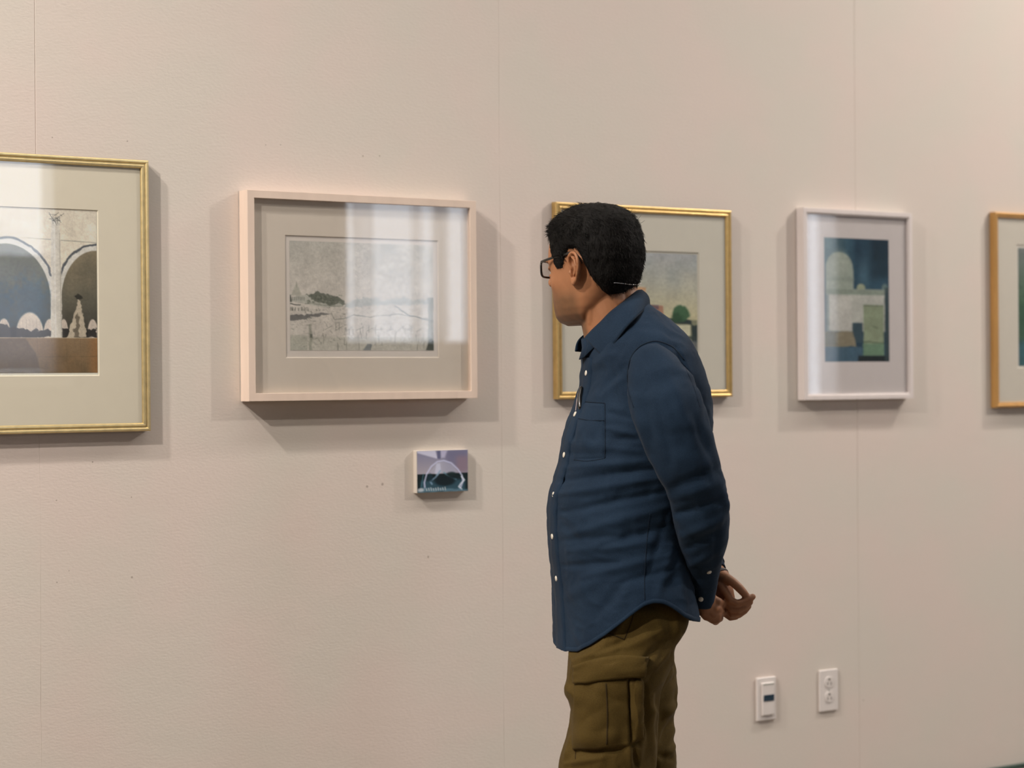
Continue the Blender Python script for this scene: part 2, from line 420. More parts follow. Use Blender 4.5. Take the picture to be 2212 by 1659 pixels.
def framed(label, corners, D, mw, profile, mFrame, matcol, win, bevel_mat, art, artrect, gd, md, extend=None, art_label=None):
    """corners = (xl, ytl, xr, ytr, ybl, ybr) seen; win / artrect = seen mat window and sheet (xl, xr, yt, yb)"""
    xl, ytl, xr, ytr, ybl, ybr = corners
    c = [W(xl, ytl, D), W(xr, ytr, D), W(xl, ybl, D), W(xr, ybr, D)]
    x0 = (c[0][0]+c[2][0])/2; x1 = (c[1][0]+c[3][0])/2; z1 = (c[0][2]+c[1][2])/2; z0 = (c[2][2]+c[3][2])/2
    print('FRAME', [tuple(round(float(q), 3) for q in p) for p in c])
    if extend: x0, x1 = (extend[0] if extend[0] is not None else x0), (extend[1] if extend[1] is not None else x1)
    root = thing('framed_picture', ((x0+x1)/2, 0, z0), label, 'picture')
    m = MB(); rect_loft(m, [(0, .002)]+[(u*mw, d*D) for u, d in profile]+[(mw, .002)], x0, x1, z0, z1)
    m.f += []
    o = obj('frame', m.v, m.f, mFrame, root, smooth=False, fix=True)
    bk = MB().box(x0+.004, x1-.004, -.006, -.001, z0+.004, z1-.004); obj('backing_board', bk.v, bk.f, mBack, root, smooth=False)
    # mat board with a bevelled window
    cy = (artrect[2]+artrect[3])/2; cx = (artrect[0]+artrect[1])/2
    def rc(r):
        a = W(r[0], (r[2]+r[3])/2, md)[0]; b = W(r[1], (r[2]+r[3])/2, md)[0]
        t = W((r[0]+r[1])/2, r[2], md)[2]; q = W((r[0]+r[1])/2, r[3], md)[2]; return a, b, q, t
    wx0, wx1, wz0, wz1 = rc(win)
    mm = MB(); bt = .0022 if bevel_mat else .0006
    def rg(a, b, q, t, d): return [(a, -d, q), (b, -d, q), (b, -d, t), (a, -d, t)]
    mm.rings([rg(x0+mw*.6, x1-mw*.6, z0+mw*.6, z1-mw*.6, md-.006), rg(x0+mw*.6, x1-mw*.6, z0+mw*.6, z1-mw*.6, md), rg(wx0, wx1, wz0, wz1, md),
              rg(wx0+bt*.8, wx1-bt*.8, wz0+bt*.8, wz1-bt*.8, md-bt)], True, False)
    obj('mat_board', mm.v, mm.f, mat('mat_board', alb(matcol, 1.17), .85, noise=(25, .015), bump=(500, .05, .0002)), root, smooth=False)
    if bevel_mat:
        sh = MB().box(wx0-.004, wx1+.004, -(md-bt), -(md-bt)+.0015, wz0-.004, wz1+.004)
        obj('print_sheet', sh.v, sh.f, mat('print_sheet', alb(bevel_mat, 1.17), .85, noise=(25, .02)), root, smooth=False)
    ax0, ax1, az0, az1 = rc(artrect)
    art.mesh('artwork', ax0, ax1, az0, az1, -(md-bt)-.0004, root, art_label)
    g = MB().box(x0+mw*.8, x1-mw*.8, -gd-.002, -gd, z0+mw*.8, z1-mw*.8)
    obj('glass_pane', g.v, g.f, mGlass, root, smooth=False)
    return root

PROF_GOLD = [(0, .90), (.06, .97), (.14, 1), (.30, 1), (.40, .93), (.46, .86), (.54, .86), (.60, .93), (.68, .97), (.86, .95), (.95, .88), (1, .80)]
PROF_FLAT = [(0, .99), (.02, 1.0), (.97, 1.0), (1, .985)]
PROF_ROUND = [(0, .85), (.08, .94), (.22, 1), (.45, 1), (.60, .95), (.66, .88), (.74, .88), (.85, .90), (.96, .86), (1, .78)]

# ---- picture 1: arches watercolour
a1 = Pic(-188, 210, 447, 806, (205, 188, 165), 1.3)
a1.put(.5+.5*a1.nz(60, 1), (212, 196, 176), .6)
def arch(a, cx, top, rx, ry, bot, c_top, c_mid, c_bot):
    m = np.maximum(a.ell(cx, top+ry, rx, ry, .015), a.rect(cx-rx, cx+rx, top+ry, bot, 1.5))*(a.y < bot)
    rim = np.maximum(a.ell(cx, top+ry-12, rx+10, ry+2, .015), 0)*(a.y < top+ry+40)
    a.put(rim, (196, 186, 172)); a.put(a.line([(cx+(rx+9)*math.cos(t), top+ry-12-(ry+1)*math.sin(t)) for t in np.linspace(.35, 2.79, 24)], 5, 1.5, 2), (58, 62, 66), .85)
    a.grad(top, c_top, top+ry, c_mid, m*(a.y <= top+ry)); a.grad(top+ry, c_mid, bot, c_bot, m*(a.y > top+ry))
    a.put(m*(.5+.5*a.nz(38, 7)), (60, 60, 52), .35)
arch(a1, 8, 526, 98, 120, 728, (96, 92, 68), (58, 64, 56), (14, 36, 48))
a1.put(a1.ell(60, 650, 40, 46, .6, .3), (36, 66, 86), .6); a1.put(a1.ell(-10, 660, 36, 40, .6, .3), (24, 54, 72), .6)
arch(a1, 208, 536, 78, 110, 728, (136, 118, 92), (98, 90, 74), (50, 46, 40))
arch(a1, -180, 526, 88, 120, 728, (112, 110, 88), (88, 98, 98), (40, 66, 84))
a1.put(a1.line([(56, 512), (210, 518)], 1.6), (110, 110, 100), .6); a1.put(a1.line([(-188, 520), (60, 512)], 1.2), (120, 115, 100), .4)
for cx, w_ in ((-60, 20), (60, 30), (4, 14), (104, 14), (135, 10), (200, 12)):
    a1.put(a1.ell(cx, 722, w_, 48 if w_ > 20 else 34, .06), (206, 186, 166), .95)
    for q in range(-3, 4): a1.put(a1.line([(cx+q*w_/4, 690), (cx+q*w_/4, 724)], .8), (120, 100, 90), .4)
a1.put(a1.poly([(-188, 706), (-60, 704), (0, 700), (30, 708), (60, 712), (110, 712), (130, 708), (150, 712), (210, 708), (210, 729), (-188, 729)], 1.5, 4), (34, 32, 30), .92)
a1.put(a1.poly([(109, 470), (128, 462), (131, 600), (131, 731), (106, 731), (108, 600)], 1.5, 1.5), (196, 184, 168))
a1.put(a1.line([(116, 470), (117, 731)], 3), (214, 202, 188), .6); a1.put(a1.line([(127, 500), (130, 731)], 1.5), (130, 118, 100), .5)
for q in range(16): a1.put(a1.line([(118+random.uniform(-8, 12), 462+random.uniform(-4, 18)), (118+random.uniform(-16, 20), 460+random.uniform(-8, 26))], .9), (54, 54, 48), .7)
a1.put(a1.poly([(143, 729), (150, 700), (160, 668), (168, 642), (176, 668), (182, 700), (186, 729)], 1.5, 3), (178, 160, 136), .95)
a1.put(a1.poly([(158, 729), (160, 690), (166, 672), (170, 690), (168, 729)], 1.5, 4), (84, 74, 60), .8)
a1.put(a1.poly([(166, 645), (160, 636), (168, 630), (177, 640)], 1.5, 3), (44, 42, 36), .9)
a1.grad(729, (126, 102, 76), 806, (98, 78, 54), a1.rect(-200, 220, 729, 810, 1)); bt = a1.rect(-200, 220, 729, 810, 1)
a1.put(bt*(.5+.6*a1.nz(30, 11)), (120, 92, 62), .5); a1.put(bt*sstep(180, 210, a1.x), (150, 100, 56), .6)
a1.put(a1.poly([(-188, 730), (50, 730), (72, 762), (84, 806), (-188, 806)], 3), (72, 58, 42), .6)
for q in range(-180, 210, 32): a1.put(a1.line([(q, 732), (q+2, 800)], .8), (84, 68, 50), .4)
a1.put(a1.line([(-188, 772), (210, 770)], 1.2), (84, 66, 46), .5)
a1.put(a1.line([(-188, 729.5), (210, 729.5)], 1.2), (190, 170, 140), .7)
a1.grain(.05)

# ---- picture 2: pale etching of a town
a2 = Pic(627, 936, 523, 757, (176, 164, 150), 1.0)
a2.put(sstep(560, 640, a2.y)*.6, (188, 174, 160)); a2.put(np.clip(.35+a2.nz(70, 1), 0, 1)*sstep(610, 540, a2.y), (152, 146, 134), .5)
a2.put(a2.poly([(627, 652), (640, 640), (700, 634), (738, 650), (738, 662), (700, 664), (650, 656)], 2), (140, 138, 124), .5)
a2.put(a2.poly([(660, 640), (672, 636), (700, 634), (728, 638), (740, 652), (738, 657), (715, 660), (700, 656), (684, 652)], 1.2, 5), (88, 88, 76), .85)
a2.put(a2.poly([(629, 640), (641, 612), (652, 640)], 1), (158, 150, 134), .9); a2.put(a2.line([(641, 611), (641, 622)], 1), (130, 124, 108), .8)
for q in range(628, 660, 4): a2.put(a2.line([(q, 643), (q, 650)], 1.4), (92, 90, 80), .7)
a2.put(a2.line([(627, 640), (629, 652)], 4), (60, 62, 56), .8)
a2.put(a2.line([(627, 658), (648, 658)], 2.4, .8, 2), (66, 66, 58), .85); a2.put(a2.line([(656, 658), (738, 660)], 1.4, .8, 3), (100, 98, 84), .7)
a2.put(a2.poly([(627, 683), (655, 680), (690, 676), (712, 676), (690, 684), (650, 692), (627, 691)], 1, 3), (88, 84, 80), .8)
for q in range(24): x_ = random.uniform(628, 690); a2.put(a2.line([(x_, random.uniform(664, 670)), (x_+random.uniform(-2, 2), 672)], 1.3), (96, 92, 80), .6)
a2.put(a2.line([(712, 676), (720, 690), (738, 688), (760, 680), (800, 684), (860, 676), (936, 690)], 1.6, .8, 2), (104, 102, 92), .7)
a2.put(a2.poly([(740, 655), (780, 640), (830, 646), (870, 640), (900, 646), (936, 640), (936, 652), (740, 664)], 2, 4), (138, 138, 130), .6)
a2.put(a2.line([(850, 660), (880, 678), (936, 694)], 2.2, 1, 2), (96, 96, 90), .7)
a2.put(a2.rect(627, 936, 728, 757, 2)*.6, (160, 152, 136)); a2.put(a2.rect(627, 662, 724, 757, 2), (150, 144, 128), .6)
a2.put(a2.rect(666, 672, 700, 757, 2, 2), (128, 124, 108), .7); a2.put(a2.rect(668, 673, 722, 730, 1), (84, 84, 74), .8)
for q in range(46):
    x_ = random.uniform(690, 936); y_ = random.uniform(696, 750); a2.put(a2.line([(x_, y_), (x_, y_+random.uniform(3, 16))], 1.3), (98, 94, 82), .55)
for q in range(700, 936, 22): a2.put(a2.line([(q, 712+(q % 5)), (q+14, 704+(q % 7))], 1.1), (96, 94, 84), .6)
a2.put(a2.rect(924, 936, 640, 757, 1.5, 2), (112, 110, 98), .7); a2.put(a2.poly([(918, 757), (928, 728), (936, 736), (936, 757)], 1.5), (62, 64, 56), .85)
a2.put(a2.poly([(780, 757), (790, 742), (800, 744), (796, 757)], 1), (96, 98, 98), .7)
for q in range(150):
    x_ = random.uniform(628, 745); y_ = random.uniform(660, 752); c_ = random.uniform(80, 120)
    a2.put(a2.line([(x_, y_), (x_+random.uniform(-1, 6), y_+random.choice((0, 0, random.uniform(2, 7))))], random.uniform(.7, 1.5)), (c_, c_-3, c_-14), random.uniform(.2, .6))
for q in range(60):
    x_ = random.uniform(664, 738); y_ = random.uniform(637, 656)
    a2.put(a2.ell(x_, y_, 2.2, 1.8, .4), (70, 72, 60) if q % 2 else (126, 124, 108), .45)
a2.grain(.07)

# ---- picture 3: landscape with a bush
a3 = Pic(1283, 1507, 546, 766, (168, 166, 148), 1.2)
a3.grad(546, (156, 152, 148), 690, (178, 164, 128)); a3.put(np.clip(.2+a3.nz(60, 1), 0, 1)*sstep(680, 560, a3.y), (134, 138, 134), .5)
a3.put(a3.rect(1283, 1507, 690, 766, 2), (120, 116, 92)); a3.put(a3.rect(1372, 1394, 620, 700, 1.5, 1), (176, 132, 96), .9)
for q in range(6): a3.put(a3.rect(1376, 1380, 630+q*11, 635+q*11, 1), (110, 80, 70), .7)
a3.put(a3.rect(1400, 1432, 660, 700, 1.2, 1), (150, 104, 84), .9); a3.put(a3.rect(1402, 1422, 658, 668, 1), (84, 66, 76), .7)
a3.put(a3.poly([(1428, 686), (1494, 690), (1494, 699), (1500, 702), (1507, 700), (1507, 740), (1494, 738), (1494, 700), (1428, 698)], 1.2, 1), (40, 50, 50), .95)
a3.put(a3.rect(1440, 1491, 701, 725, 1.2), (186, 176, 146)); a3.put(a3.rect(1440, 1507, 726, 732, 1.5, 1), (52, 60, 56), .8)
a3.put(a3.ell(1470, 678, 18, 18, .16, .16), (56, 84, 58), .95); a3.put(a3.ell(1462, 686, 14, 10, .3, .2), (44, 66, 46), .8)
a3.put(a3.rect(1420, 1507, 736, 766, 3), (92, 92, 92), .8); a3.put(a3.poly([(1283, 700), (1420, 700), (1420, 766), (1283, 766)], 3, 5), (96, 104, 78), .8)
a3.grain(.05)

# ---- picture 4: blue still town with a dome
a4 = Pic(1781, 1920, 516, 781, (44, 66, 78), 1.0)
a4.put(np.clip(.3+a4.nz(30, 1, 3, 1, .4), 0, 1), (28, 44, 56), .8); a4.put(sstep(1850, 1785, a4.x)*sstep(640, 540, a4.y), (104, 124, 122), .7)
a4.put(a4.ell(1865, 600, 12, 40, .6), (66, 88, 98), .6); a4.put(a4.rect(1880, 1922, 514, 600, 12), (22, 34, 42), .6)
a4.put(np.maximum(a4.ell(1813, 582, 29, 36, .04), a4.rect(1784, 1843, 582, 630, 1.5)), (136, 138, 124))
a4.put(a4.ell(1813, 570, 20, 26, .5), (150, 150, 136), .6); a4.put(a4.rect(1784, 1845, 600, 608, 3), (116, 120, 108), .5)
a4.put(a4.ell(1859, 622, 9, 9, .1), (136, 136, 112)); a4.put(a4.ell(1911, 622, 7, 10, .3), (110, 120, 110), .7)
a4.put(a4.rect(1784, 1911, 625, 716, 1.5), (160, 154, 142)); a4.put(a4.rect(1784, 1911, 625, 637, 1.5), (120, 124, 110))
a4.put(a4.rect(1784, 1790, 637, 716, 2), (96, 106, 104), .8); a4.put(a4.rect(1794, 1838, 640, 714, 3), (172, 163, 152), .8)
a4.put(a4.rect(1864, 1908, 658, 768, 1.2, .6), (126, 130, 104)); 
for q in range(9): a4.put(a4.line([(1867+q*5, 662), (1866+q*5, 735)], 1.2, .8, 1), (92, 98, 78), .5)
a4.put(a4.line([(1864, 660), (1908, 660)], 1.6), (66, 72, 60), .8); a4.put(a4.line([(1862, 738), (1908, 740)], 1.8, .8, 1), (56, 70, 52), .9)
a4.put(a4.rect(1862, 1908, 742, 768, 1.5, 1), (92, 116, 92), .8)
a4.put(a4.rect(1840, 1862, 697, 740, 1.5), (52, 66, 72)); a4.put(a4.poly([(1781, 716), (1840, 716), (1848, 748), (1781, 750)], 1.5, 1.5), (120, 108, 88))
a4.put(a4.rect(1781, 1806, 716, 748, 6), (90, 92, 84), .7); a4.put(a4.rect(1781, 1862, 749, 782, 1.5), (62, 82, 94))
a4.put(a4.rect(1852, 1922, 768, 782, 1.5), (30, 36, 38)); a4.put(a4.rect(1911, 1922, 620, 782, 2, 2), (52, 62, 62), .8)
a4.put(a4.line([(1884, 704), (1894, 708)], 1.5), (60, 66, 50), .8)
a4.grain(.08)

# ---- picture 5: green landscape, mostly outside the photo
a5 = Pic(2201, 2420, 540, 790, (84, 92, 86), 1.6)
a5.grad(540, (110, 110, 104), 660, (66, 90, 66)); a5.put(a5.rect(2190, 2430, 660, 800, 10, 4), (54, 78, 60), .8); a5.put(a5.rect(2190, 2430, 735, 800, 8, 4), (56, 88, 96), .8)
a5.put(np.clip(a5.nz(20, 3), 0, 1), (40, 52, 44), .5); a5.grain(.08)

PXY = lambda x: W(x, 600)[0]
f1x1 = W(324, 640, .024)[0]
framed('large gold framed watercolour of white arches, cut off by the left edge of the photo', (0, 328, 324, 347, 938, 931), .024, .0185, PROF_GOLD, mGold,
       (200, 184, 160), (-192, 213.5, 445.5, 813), (206, 190, 170), a1, (-189, 210, 447, 806), .0175, .0165, (f1x1-.70, None))
framed('deep pale pink wooden box frame holding a pale etching of a town', (536, 410, 1030, 434, 867, 860), .043, .0180, PROF_FLAT, mPaleWood,
       (186, 168, 150), (616.5, 947.5, 513.5, 773), (188, 172, 158), a2, (627, 937, 525, 757), .037, .029)
framed('gold framed landscape with a round green bush, partly hidden behind the man', (1203, 436, 1582, 455, 862, 857), .022, .0185, PROF_GOLD, mGoldY,
       (187, 174, 156), (1280, 1511, 541.5, 766), (180, 168, 150), a3, (1283, 1507, 546, 766), .0160, .0150)
framed('small whitewashed frame with a blue watercolour of a domed building', (1737, 448.5, 1972, 461, 865, 860), .031, .0165, [(0, .99), (.03, 1), (.72, 1), (.78, .93), (1, .9)], mWhiteWood,
       (179, 164, 156), (1781, 1920.5, 515.5, 781.5), None, a4, (1781, 1920.5, 515.5, 781.5), .024, .021)
x5 = W(2152, 640, .024)[0]
framed('honey gold frame with a green picture, cut off by the right edge of the photo', (2151, 457, 2212, 461, 881.5, 879), .024, .0165, PROF_ROUND, mOrange,
       (187, 172, 154), (2196, 2424, 533, 794), (190, 176, 160), a5, (2201, 2420, 540, 790), .0165, .0155, (None, x5+.55))

# ---- small mounted photo under picture 2
a6 = Pic(901, 1010, 972, 1062, (120, 112, 118), .8)
a6.grad(972, (112, 108, 126), 1020, (146, 134, 138)); a6.put(a6.rect(960, 1012, 970, 1022, 12), (92, 86, 106), .7); a6.put(a6.rect(985, 1012, 985, 1022, 8), (122, 98, 104), .7)
a6.put(a6.poly([(901, 972), (940, 972), (945, 990), (901, 976)], 2), (190, 182, 192), .8); a6.put(a6.poly([(950, 972), (966, 972), (960, 988), (952, 988)], 3), (176, 166, 182), .7)
a6.put(a6.rect(944, 951, 972, 990, 2), (76, 74, 98), .8)
a6.put(a6.rect(901, 1010, 1022, 1062, .7), (16, 26, 28)); a6.put(a6.rect(908, 1004, 1036, 1062, 5), (52, 80, 92), .7)
ar = [(917, 1052), (916, 1040), (921, 1022), (931, 1006), (944, 996), (958, 994), (974, 1000), (988, 1014), (997, 1028), (999, 1040), (994, 1054)]
a6.put(a6.line(ar, 3.2, 1.6), (172, 168, 186), .9); a6.put(a6.poly([(924, 1022), (944, 998), (958, 996), (976, 1003), (990, 1021)], 2), (152, 146, 156), .7)
a6.put(a6.poly([(942, 1000), (950, 1000), (952, 1018), (944, 1026), (938, 1022)], 2), (182, 178, 190), .6)
a6.put(a6.line([(950, 1016), (940, 1030), (928, 1038), (932, 1044)], 3.5, 1.5), (116, 136, 152), .8); a6.put(a6.line([(958, 1020), (972, 1032), (984, 1036)], 3, 1.5), (90, 120, 132), .8)
a6.put(a6.ell(960, 1038, 22, 11, .3), (14, 24, 28), .95); a6.put(a6.ell(928, 1030, 6, 9, .3), (22, 40, 48), .8); a6.put(a6.ell(974, 1024, 10, 5, .4), (20, 32, 32), .8)
a6.put(a6.line([(909, 1050), (914, 1022)], 1.6, 1.2), (70, 110, 120), .8)
a6.put(a6.line([(996, 1030), (1002, 1038), (994, 1046), (990, 1052), (996, 1058)], 3.2, 1.2), (186, 184, 190), .9)
a6.put(a6.poly([(901, 1056), (916, 1052), (960, 1054), (1010, 1058), (1010, 1062), (901, 1062)], 2, 2), (88, 112, 122), .7)
for q in range(920, 962, 5): a6.put(a6.line([(q, 1052+(q % 3)), (q+1, 1058)], 1.7), (188, 182, 178), .8)
a6.put(a6.ell(908, 1056, 7, 4, .4), (176, 172, 172), .8)
D = .016
cA, cB = W(901, 1018, D)[0], W(1010.5, 1015, D)[0]; zt = W(955, 973, D)[2]; zb = W(955, 1062.5, D)[2]
ph = thing('wall_mounted_photo', ((cA+cB)/2, 0, zb), 'small unframed grey and teal photo block under the pale etching', 'photo')
bx = MB().box(cA-.001, cB+.0006, -D+.0006, -.0, zb-.001, zt+.001)
obj('block', bx.v, bx.f, mat('pale_acrylic_block', alb((185, 168, 152)), .3, noise=(10, .02), coat=.3), ph, smooth=False, bevel=.001)
a6.mesh('photo_print', cA, cB, zb, zt, -D-.0005, ph)

# ---- light switch sensor and socket
D = .008
sx0, sx1 = W(1636, 1510, D)[0], W(1677, 1508, D)[0]; sz1 = W(1657, 1463, D)[2]; sz0 = W(1657, 1556, D)[2]
sw = thing('wall_switch_sensor', ((sx0+sx1)/2, 0, sz0), 'white wall sensor switch with a dark blue lens, left of the socket', 'switch')
q = MB().box(sx0, sx1, -D, 0, sz0, sz1); obj('cover_plate', q.v, q.f, mPlastic, sw, smooth=False, bevel=.0025)
wx = sx1-sx0; hz = sz1-sz0; xa, xb = sx0+wx*.20, sx1-wx*.15
q = MB().box(xa, xb, -D-.006, -D+.001, sz0+hz*.12, sz1-hz*.12); obj('sensor_body', q.v, q.f, mPlastic, sw, smooth=False, bevel=.003)
q = MB().box(xa+.004, xb-.003, -D-.0072, -D-.004, sz0+hz*.45, sz0+hz*.60); obj('lens', q.v, q.f, mLens, sw, smooth=False, bevel=.001, label='dark blue glossy lens')
q = MB().box(xa+.003, xb-.003, -D-.0064, -D-.004, sz1-hz*.175, sz1-hz*.135); obj('indicator_strip', q.v, q.f, mPlasticD, sw, smooth=False)
sk0, sk1 = W(1770.5, 1492, .006)[0], W(1810.5, 1490, .006)[0]; kz1 = W(1790, 1446.5, .006)[2]; kz0 = W(1790, 1536, .006)[2]
sk = thing('wall_socket', ((sk0+sk1)/2, 0, kz0), 'white double electrical socket on the wall beside the panel seam', 'socket')
q = MB().box(sk0, sk1, -.0065, 0, kz0, kz1); obj('cover_plate', q.v, q.f, mPlastic, sk, smooth=False, bevel=.0025)
xc = (sk0+sk1)/2; hz = kz1-kz0
for f in (.70, .34):
    zc_ = kz0+hz*f
    q = MB(); q.disc((xc, -.0055, zc_), (0, -1, 0), .0165, .0028, 28, .3); s_ = obj('receptacle', q.v, q.f, mPlastic, sk, smooth=False)
    q = MB(); q.disc((xc, -.0080, zc_+.0075), (0, -1, 0), .0032, .0008, 14, .1); obj('ground_hole', q.v, q.f, mSlot, s_, smooth=False)
    for dx in (-.0062, .0062):
        q = MB().box(xc+dx-.0012, xc+dx+.0012, -.0088, -.0078, zc_-.008, zc_+.0005); obj('slot', q.v, q.f, mSlot, s_, smooth=False)
q = MB(); q.disc((xc, -.006, (kz0+kz1)/2), (0, -1, 0), .003, .0012, 12); obj('screw', q.v, q.f, mPlasticD, sk, smooth=False)

# ------------------------------------------------------------------ the visitor
def hv(a, b, c=0.0): return RT*a+FW*b+UP*c          # right, away, up -> world
SKIN_C = (.345, .152, .070)
mSkin = mat('skin', SKIN_C, .52, attr='paint', sss=.12, noise=(60, .07), bump=(900, .12, .0004), spec=.4)
mHair = mat('black_hair', (.0045, .004, .0035), .7, spec=.15, noise=(300, .3))
mStrand = mat('black_hair_strand', (.006, .005, .0042), .6, spec=.22)
def cloth_material(name, c1, c2, weave, bump):
    m = bpy.data.materials.new(name); m.use_nodes = True; nt = m.node_tree; b = nt.nodes['Principled BSDF']; N = nt.nodes.new; L = nt.links.new
    b.inputs['Roughness'].default_value = .85; b.inputs['Specular IOR Level'].default_value = .15
    b.inputs['Sheen Weight'].default_value = .03; b.inputs['Sheen Roughness'].default_value = .4
    tc = N('ShaderNodeTexCoord')
    n1 = N('ShaderNodeTexNoise'); n1.inputs['Scale'].default_value = weave; n1.inputs['Detail'].default_value = 2
    n2 = N('ShaderNodeTexNoise'); n2.inputs['Scale'].default_value = 9; n2.inputs['Detail'].default_value = 3
    L(tc.outputs['Object'], n1.inputs['Vector']); L(tc.outputs['Object'], n2.inputs['Vector'])
    mx = N('ShaderNodeMath'); mx.operation = 'MULTIPLY_ADD'; mx.inputs[1].default_value = .35; L(n2.outputs['Fac'], mx.inputs[0])
    sc = N('ShaderNodeMath'); sc.operation = 'MULTIPLY'; sc.inputs[1].default_value = .65; L(n1.outputs['Fac'], sc.inputs[0]); L(sc.outputs[0], mx.inputs[2])
    cr = N('ShaderNodeValToRGB'); cr.color_ramp.elements[0].position = .36; cr.color_ramp.elements[1].position = .64
    cr.color_ramp.elements[0].color = (*c1, 1); cr.color_ramp.elements[1].color = (*c2, 1); L(mx.outputs[0], cr.inputs['Fac']); L(cr.outputs['Color'], b.inputs['Base Color'])
    bp = N('ShaderNodeBump'); bp.inputs['Strength'].default_value = bump; bp.inputs['Distance'].default_value = .0006
    L(n1.outputs['Fac'], bp.inputs['Height']); L(bp.outputs[0], b.inputs['Normal']); return m
mShirt = cloth_material('navy_chambray', (.0064, .0160, .0325), (.0155, .0335, .0625), 900, .5)
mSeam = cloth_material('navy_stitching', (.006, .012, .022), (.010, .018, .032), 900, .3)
mPants = cloth_material('olive_brown_twill', (.055, .0352, .0075), (.088, .057, .0135), 700, .5)
mPSeam = cloth_material('brown_stitching', (.028, .018, .006), (.04, .026, .009), 700, .3)
mButton = mat('cream_button', (.72, .68, .58), .35, noise=(200, .08), coat=.3)
mBlackFrame = mat('black_acetate', (.008, .008, .008), .25, coat=.4, noise=(50, .1))
mShoe = mat('dark_leather', (.03, .02, .014), .4, noise=(40, .2))
mSilver = mat('silver_wire', (.8, .8, .8), .2, 1.0, noise=(40, .1))
mBand = mat('dark_woven_band', (.05, .04, .04), .6, noise=(300, .4))

base = P(1330, 1200); base = np.array([base[0], base[1], 0.0])
man = thing('person', base, 'man in navy shirt and olive cargo trousers standing with hands behind his back', 'person')

# ---- torso shirt
PSI = math.radians(15)
TAB = np.array([  # y, front x, back x, lateral half width, depth
 (652, 1372, 1394, .030, .0), (662, 1348, 1406, .058, .0), (676, 1322, 1424, .085, .0), (694, 1296, 1446, .112, .0), (716, 1276, 1470, .140, .0),
 (738, 1263, 1487, .160, .0), (765, 1257, 1501, .172, .0), (797, 1256, 1514, .178, .0), (836, 1252, 1528, .180, .0), (875, 1240, 1534, .180, .0),
 (911, 1225, 1536, .178, .0), (955, 1213, 1531, .176, .0), (1000, 1207, 1516, .175, .0), (1058, 1188, 1495, .174, .0), (1101, 1182, 1484, .174, .0),
 (1142, 1183, 1478, .175, .0), (1187, 1186, 1480, .178, .0), (1228, 1190, 1486, .183, .0), (1278, 1193, 1496, .200, .0), (1329, 1195, 1505, .208, .0), (1402, 1197, 1511, .212, .0)], float)
yy = np.linspace(652, 1402, 300)
TS = np.array([np.interp(yy, TAB[:, 0], TAB[:, k]) for k in range(5)]).T
k_ = np.exp(-np.linspace(-2, 2, 15)**2); k_ /= k_.sum()
for c_ in (1, 2, 3):
    pad = np.pad(TS[:, c_], 7, mode='reflect', reflect_type='odd'); TS[:, c_] = np.convolve(pad, k_, 'valid')
EXPN = 2.35
def ring_raw(a, b, th):
    c, s = math.cos(th), math.sin(th)
    u = a*math.copysign(abs(c)**(2/EXPN), c); v = b*math.copysign(abs(s)**(2/EXPN), s)
    return -math.cos(PSI)*u+math.sin(PSI)*v, -math.sin(PSI)*u-math.cos(PSI)*v      # right, away
MP = []
ths = np.linspace(0, 2*PI, 361)
for y_, f_, b_, hw, dp in TS:
    half = (b_-f_)/2*K; a = half/math.cos(PSI)*.93
    for _ in range(4):
        r = [ring_raw(a, hw, t)[0] for t in ths]; lo, hi = min(r), max(r); a *= max(.3, min(2.0, half*2/(hi-lo)))
    MP.append((y_, a, hw, (lo+hi)/2, 2*half/(hi-lo), (f_+b_)/2, dp))
MP = np.array(MP)
def torso(th, y, off=0.0):
    q = [np.interp(y, MP[:, 0], MP[:, k]) for k in range(1, 7)]
    a, hw, mid, sc, cx, dp = q
    r, w_ = ring_raw(a+off, hw+off, th)
    return P(cx, y, dp)+RT*((r-mid)*sc)+FW*w_
def hem(th):
    d = abs(((math.degrees(th)+180) % 360)-180)
    y = float(np.interp(d, [0, 20, 35, 50, 65, 78, 84, 90, 96, 103, 115, 126, 140, 160, 180], [1397, 1399, 1386, 1366, 1341, 1318, 1308, 1303, 1305, 1314, 1336, 1344, 1346, 1345, 1344]))
    return 815+(y-815)*(1-.20*math.sin(math.radians(d))/ZP)

def disp(V, Nn, folds, amp=.0015, sc=18, seed=0, near_only=True, stretch=(1, 1, 1)):
    """push cloth along its normals: explicit folds plus soft wrinkles"""
    V = np.asarray(V); Nn = np.asarray(Nn); px, py = proj(V); GA = 1.6; d = np.zeros(len(V))
    face = np.clip(-(Nn@FW)*1.6+.35, 0, 1) if near_only else 1.0
    for (x0, y0, x1, y1, w_, a) in folds:
        dx, dy = x1-x0, y1-y0; L2 = dx*dx+dy*dy+1e-9
        t = ((px-x0)*dx+(py-y0)*dy)/L2; tc_ = np.clip(t, 0, 1)
        ds = np.hypot(px-x0-tc_*dx, py-y0-tc_*dy); w2 = w_*(.6+.4*np.sin(np.clip(t, 0, 1)*PI))
        d += GA*a*.001*np.exp(-(ds/w2)**2)*(.35+.65*np.sin(np.clip(tc_*.9+.05, 0, 1)*PI))*face
    q = V*np.array(stretch)*sc+seed
    warp = fbm(q*.5, 2)[:, None]*.8
    n = 1-2*np.abs(fbm(q+warp, 3)); d += amp*n
    return V+Nn*d[:, None]
def normals(V, F):
    V = np.asarray(V); N = np.zeros_like(V)
    for f in F:
        a, b, c = V[f[0]], V[f[1]], V[f[2]]; n = np.cross(b-a, c-a)
        if len(f) == 4: n = n+np.cross(V[f[2]]-a, V[f[3]]-a)
        for i in f: N[i] += n
    return N/(np.linalg.norm(N, axis=1)[:, None]+1e-12)

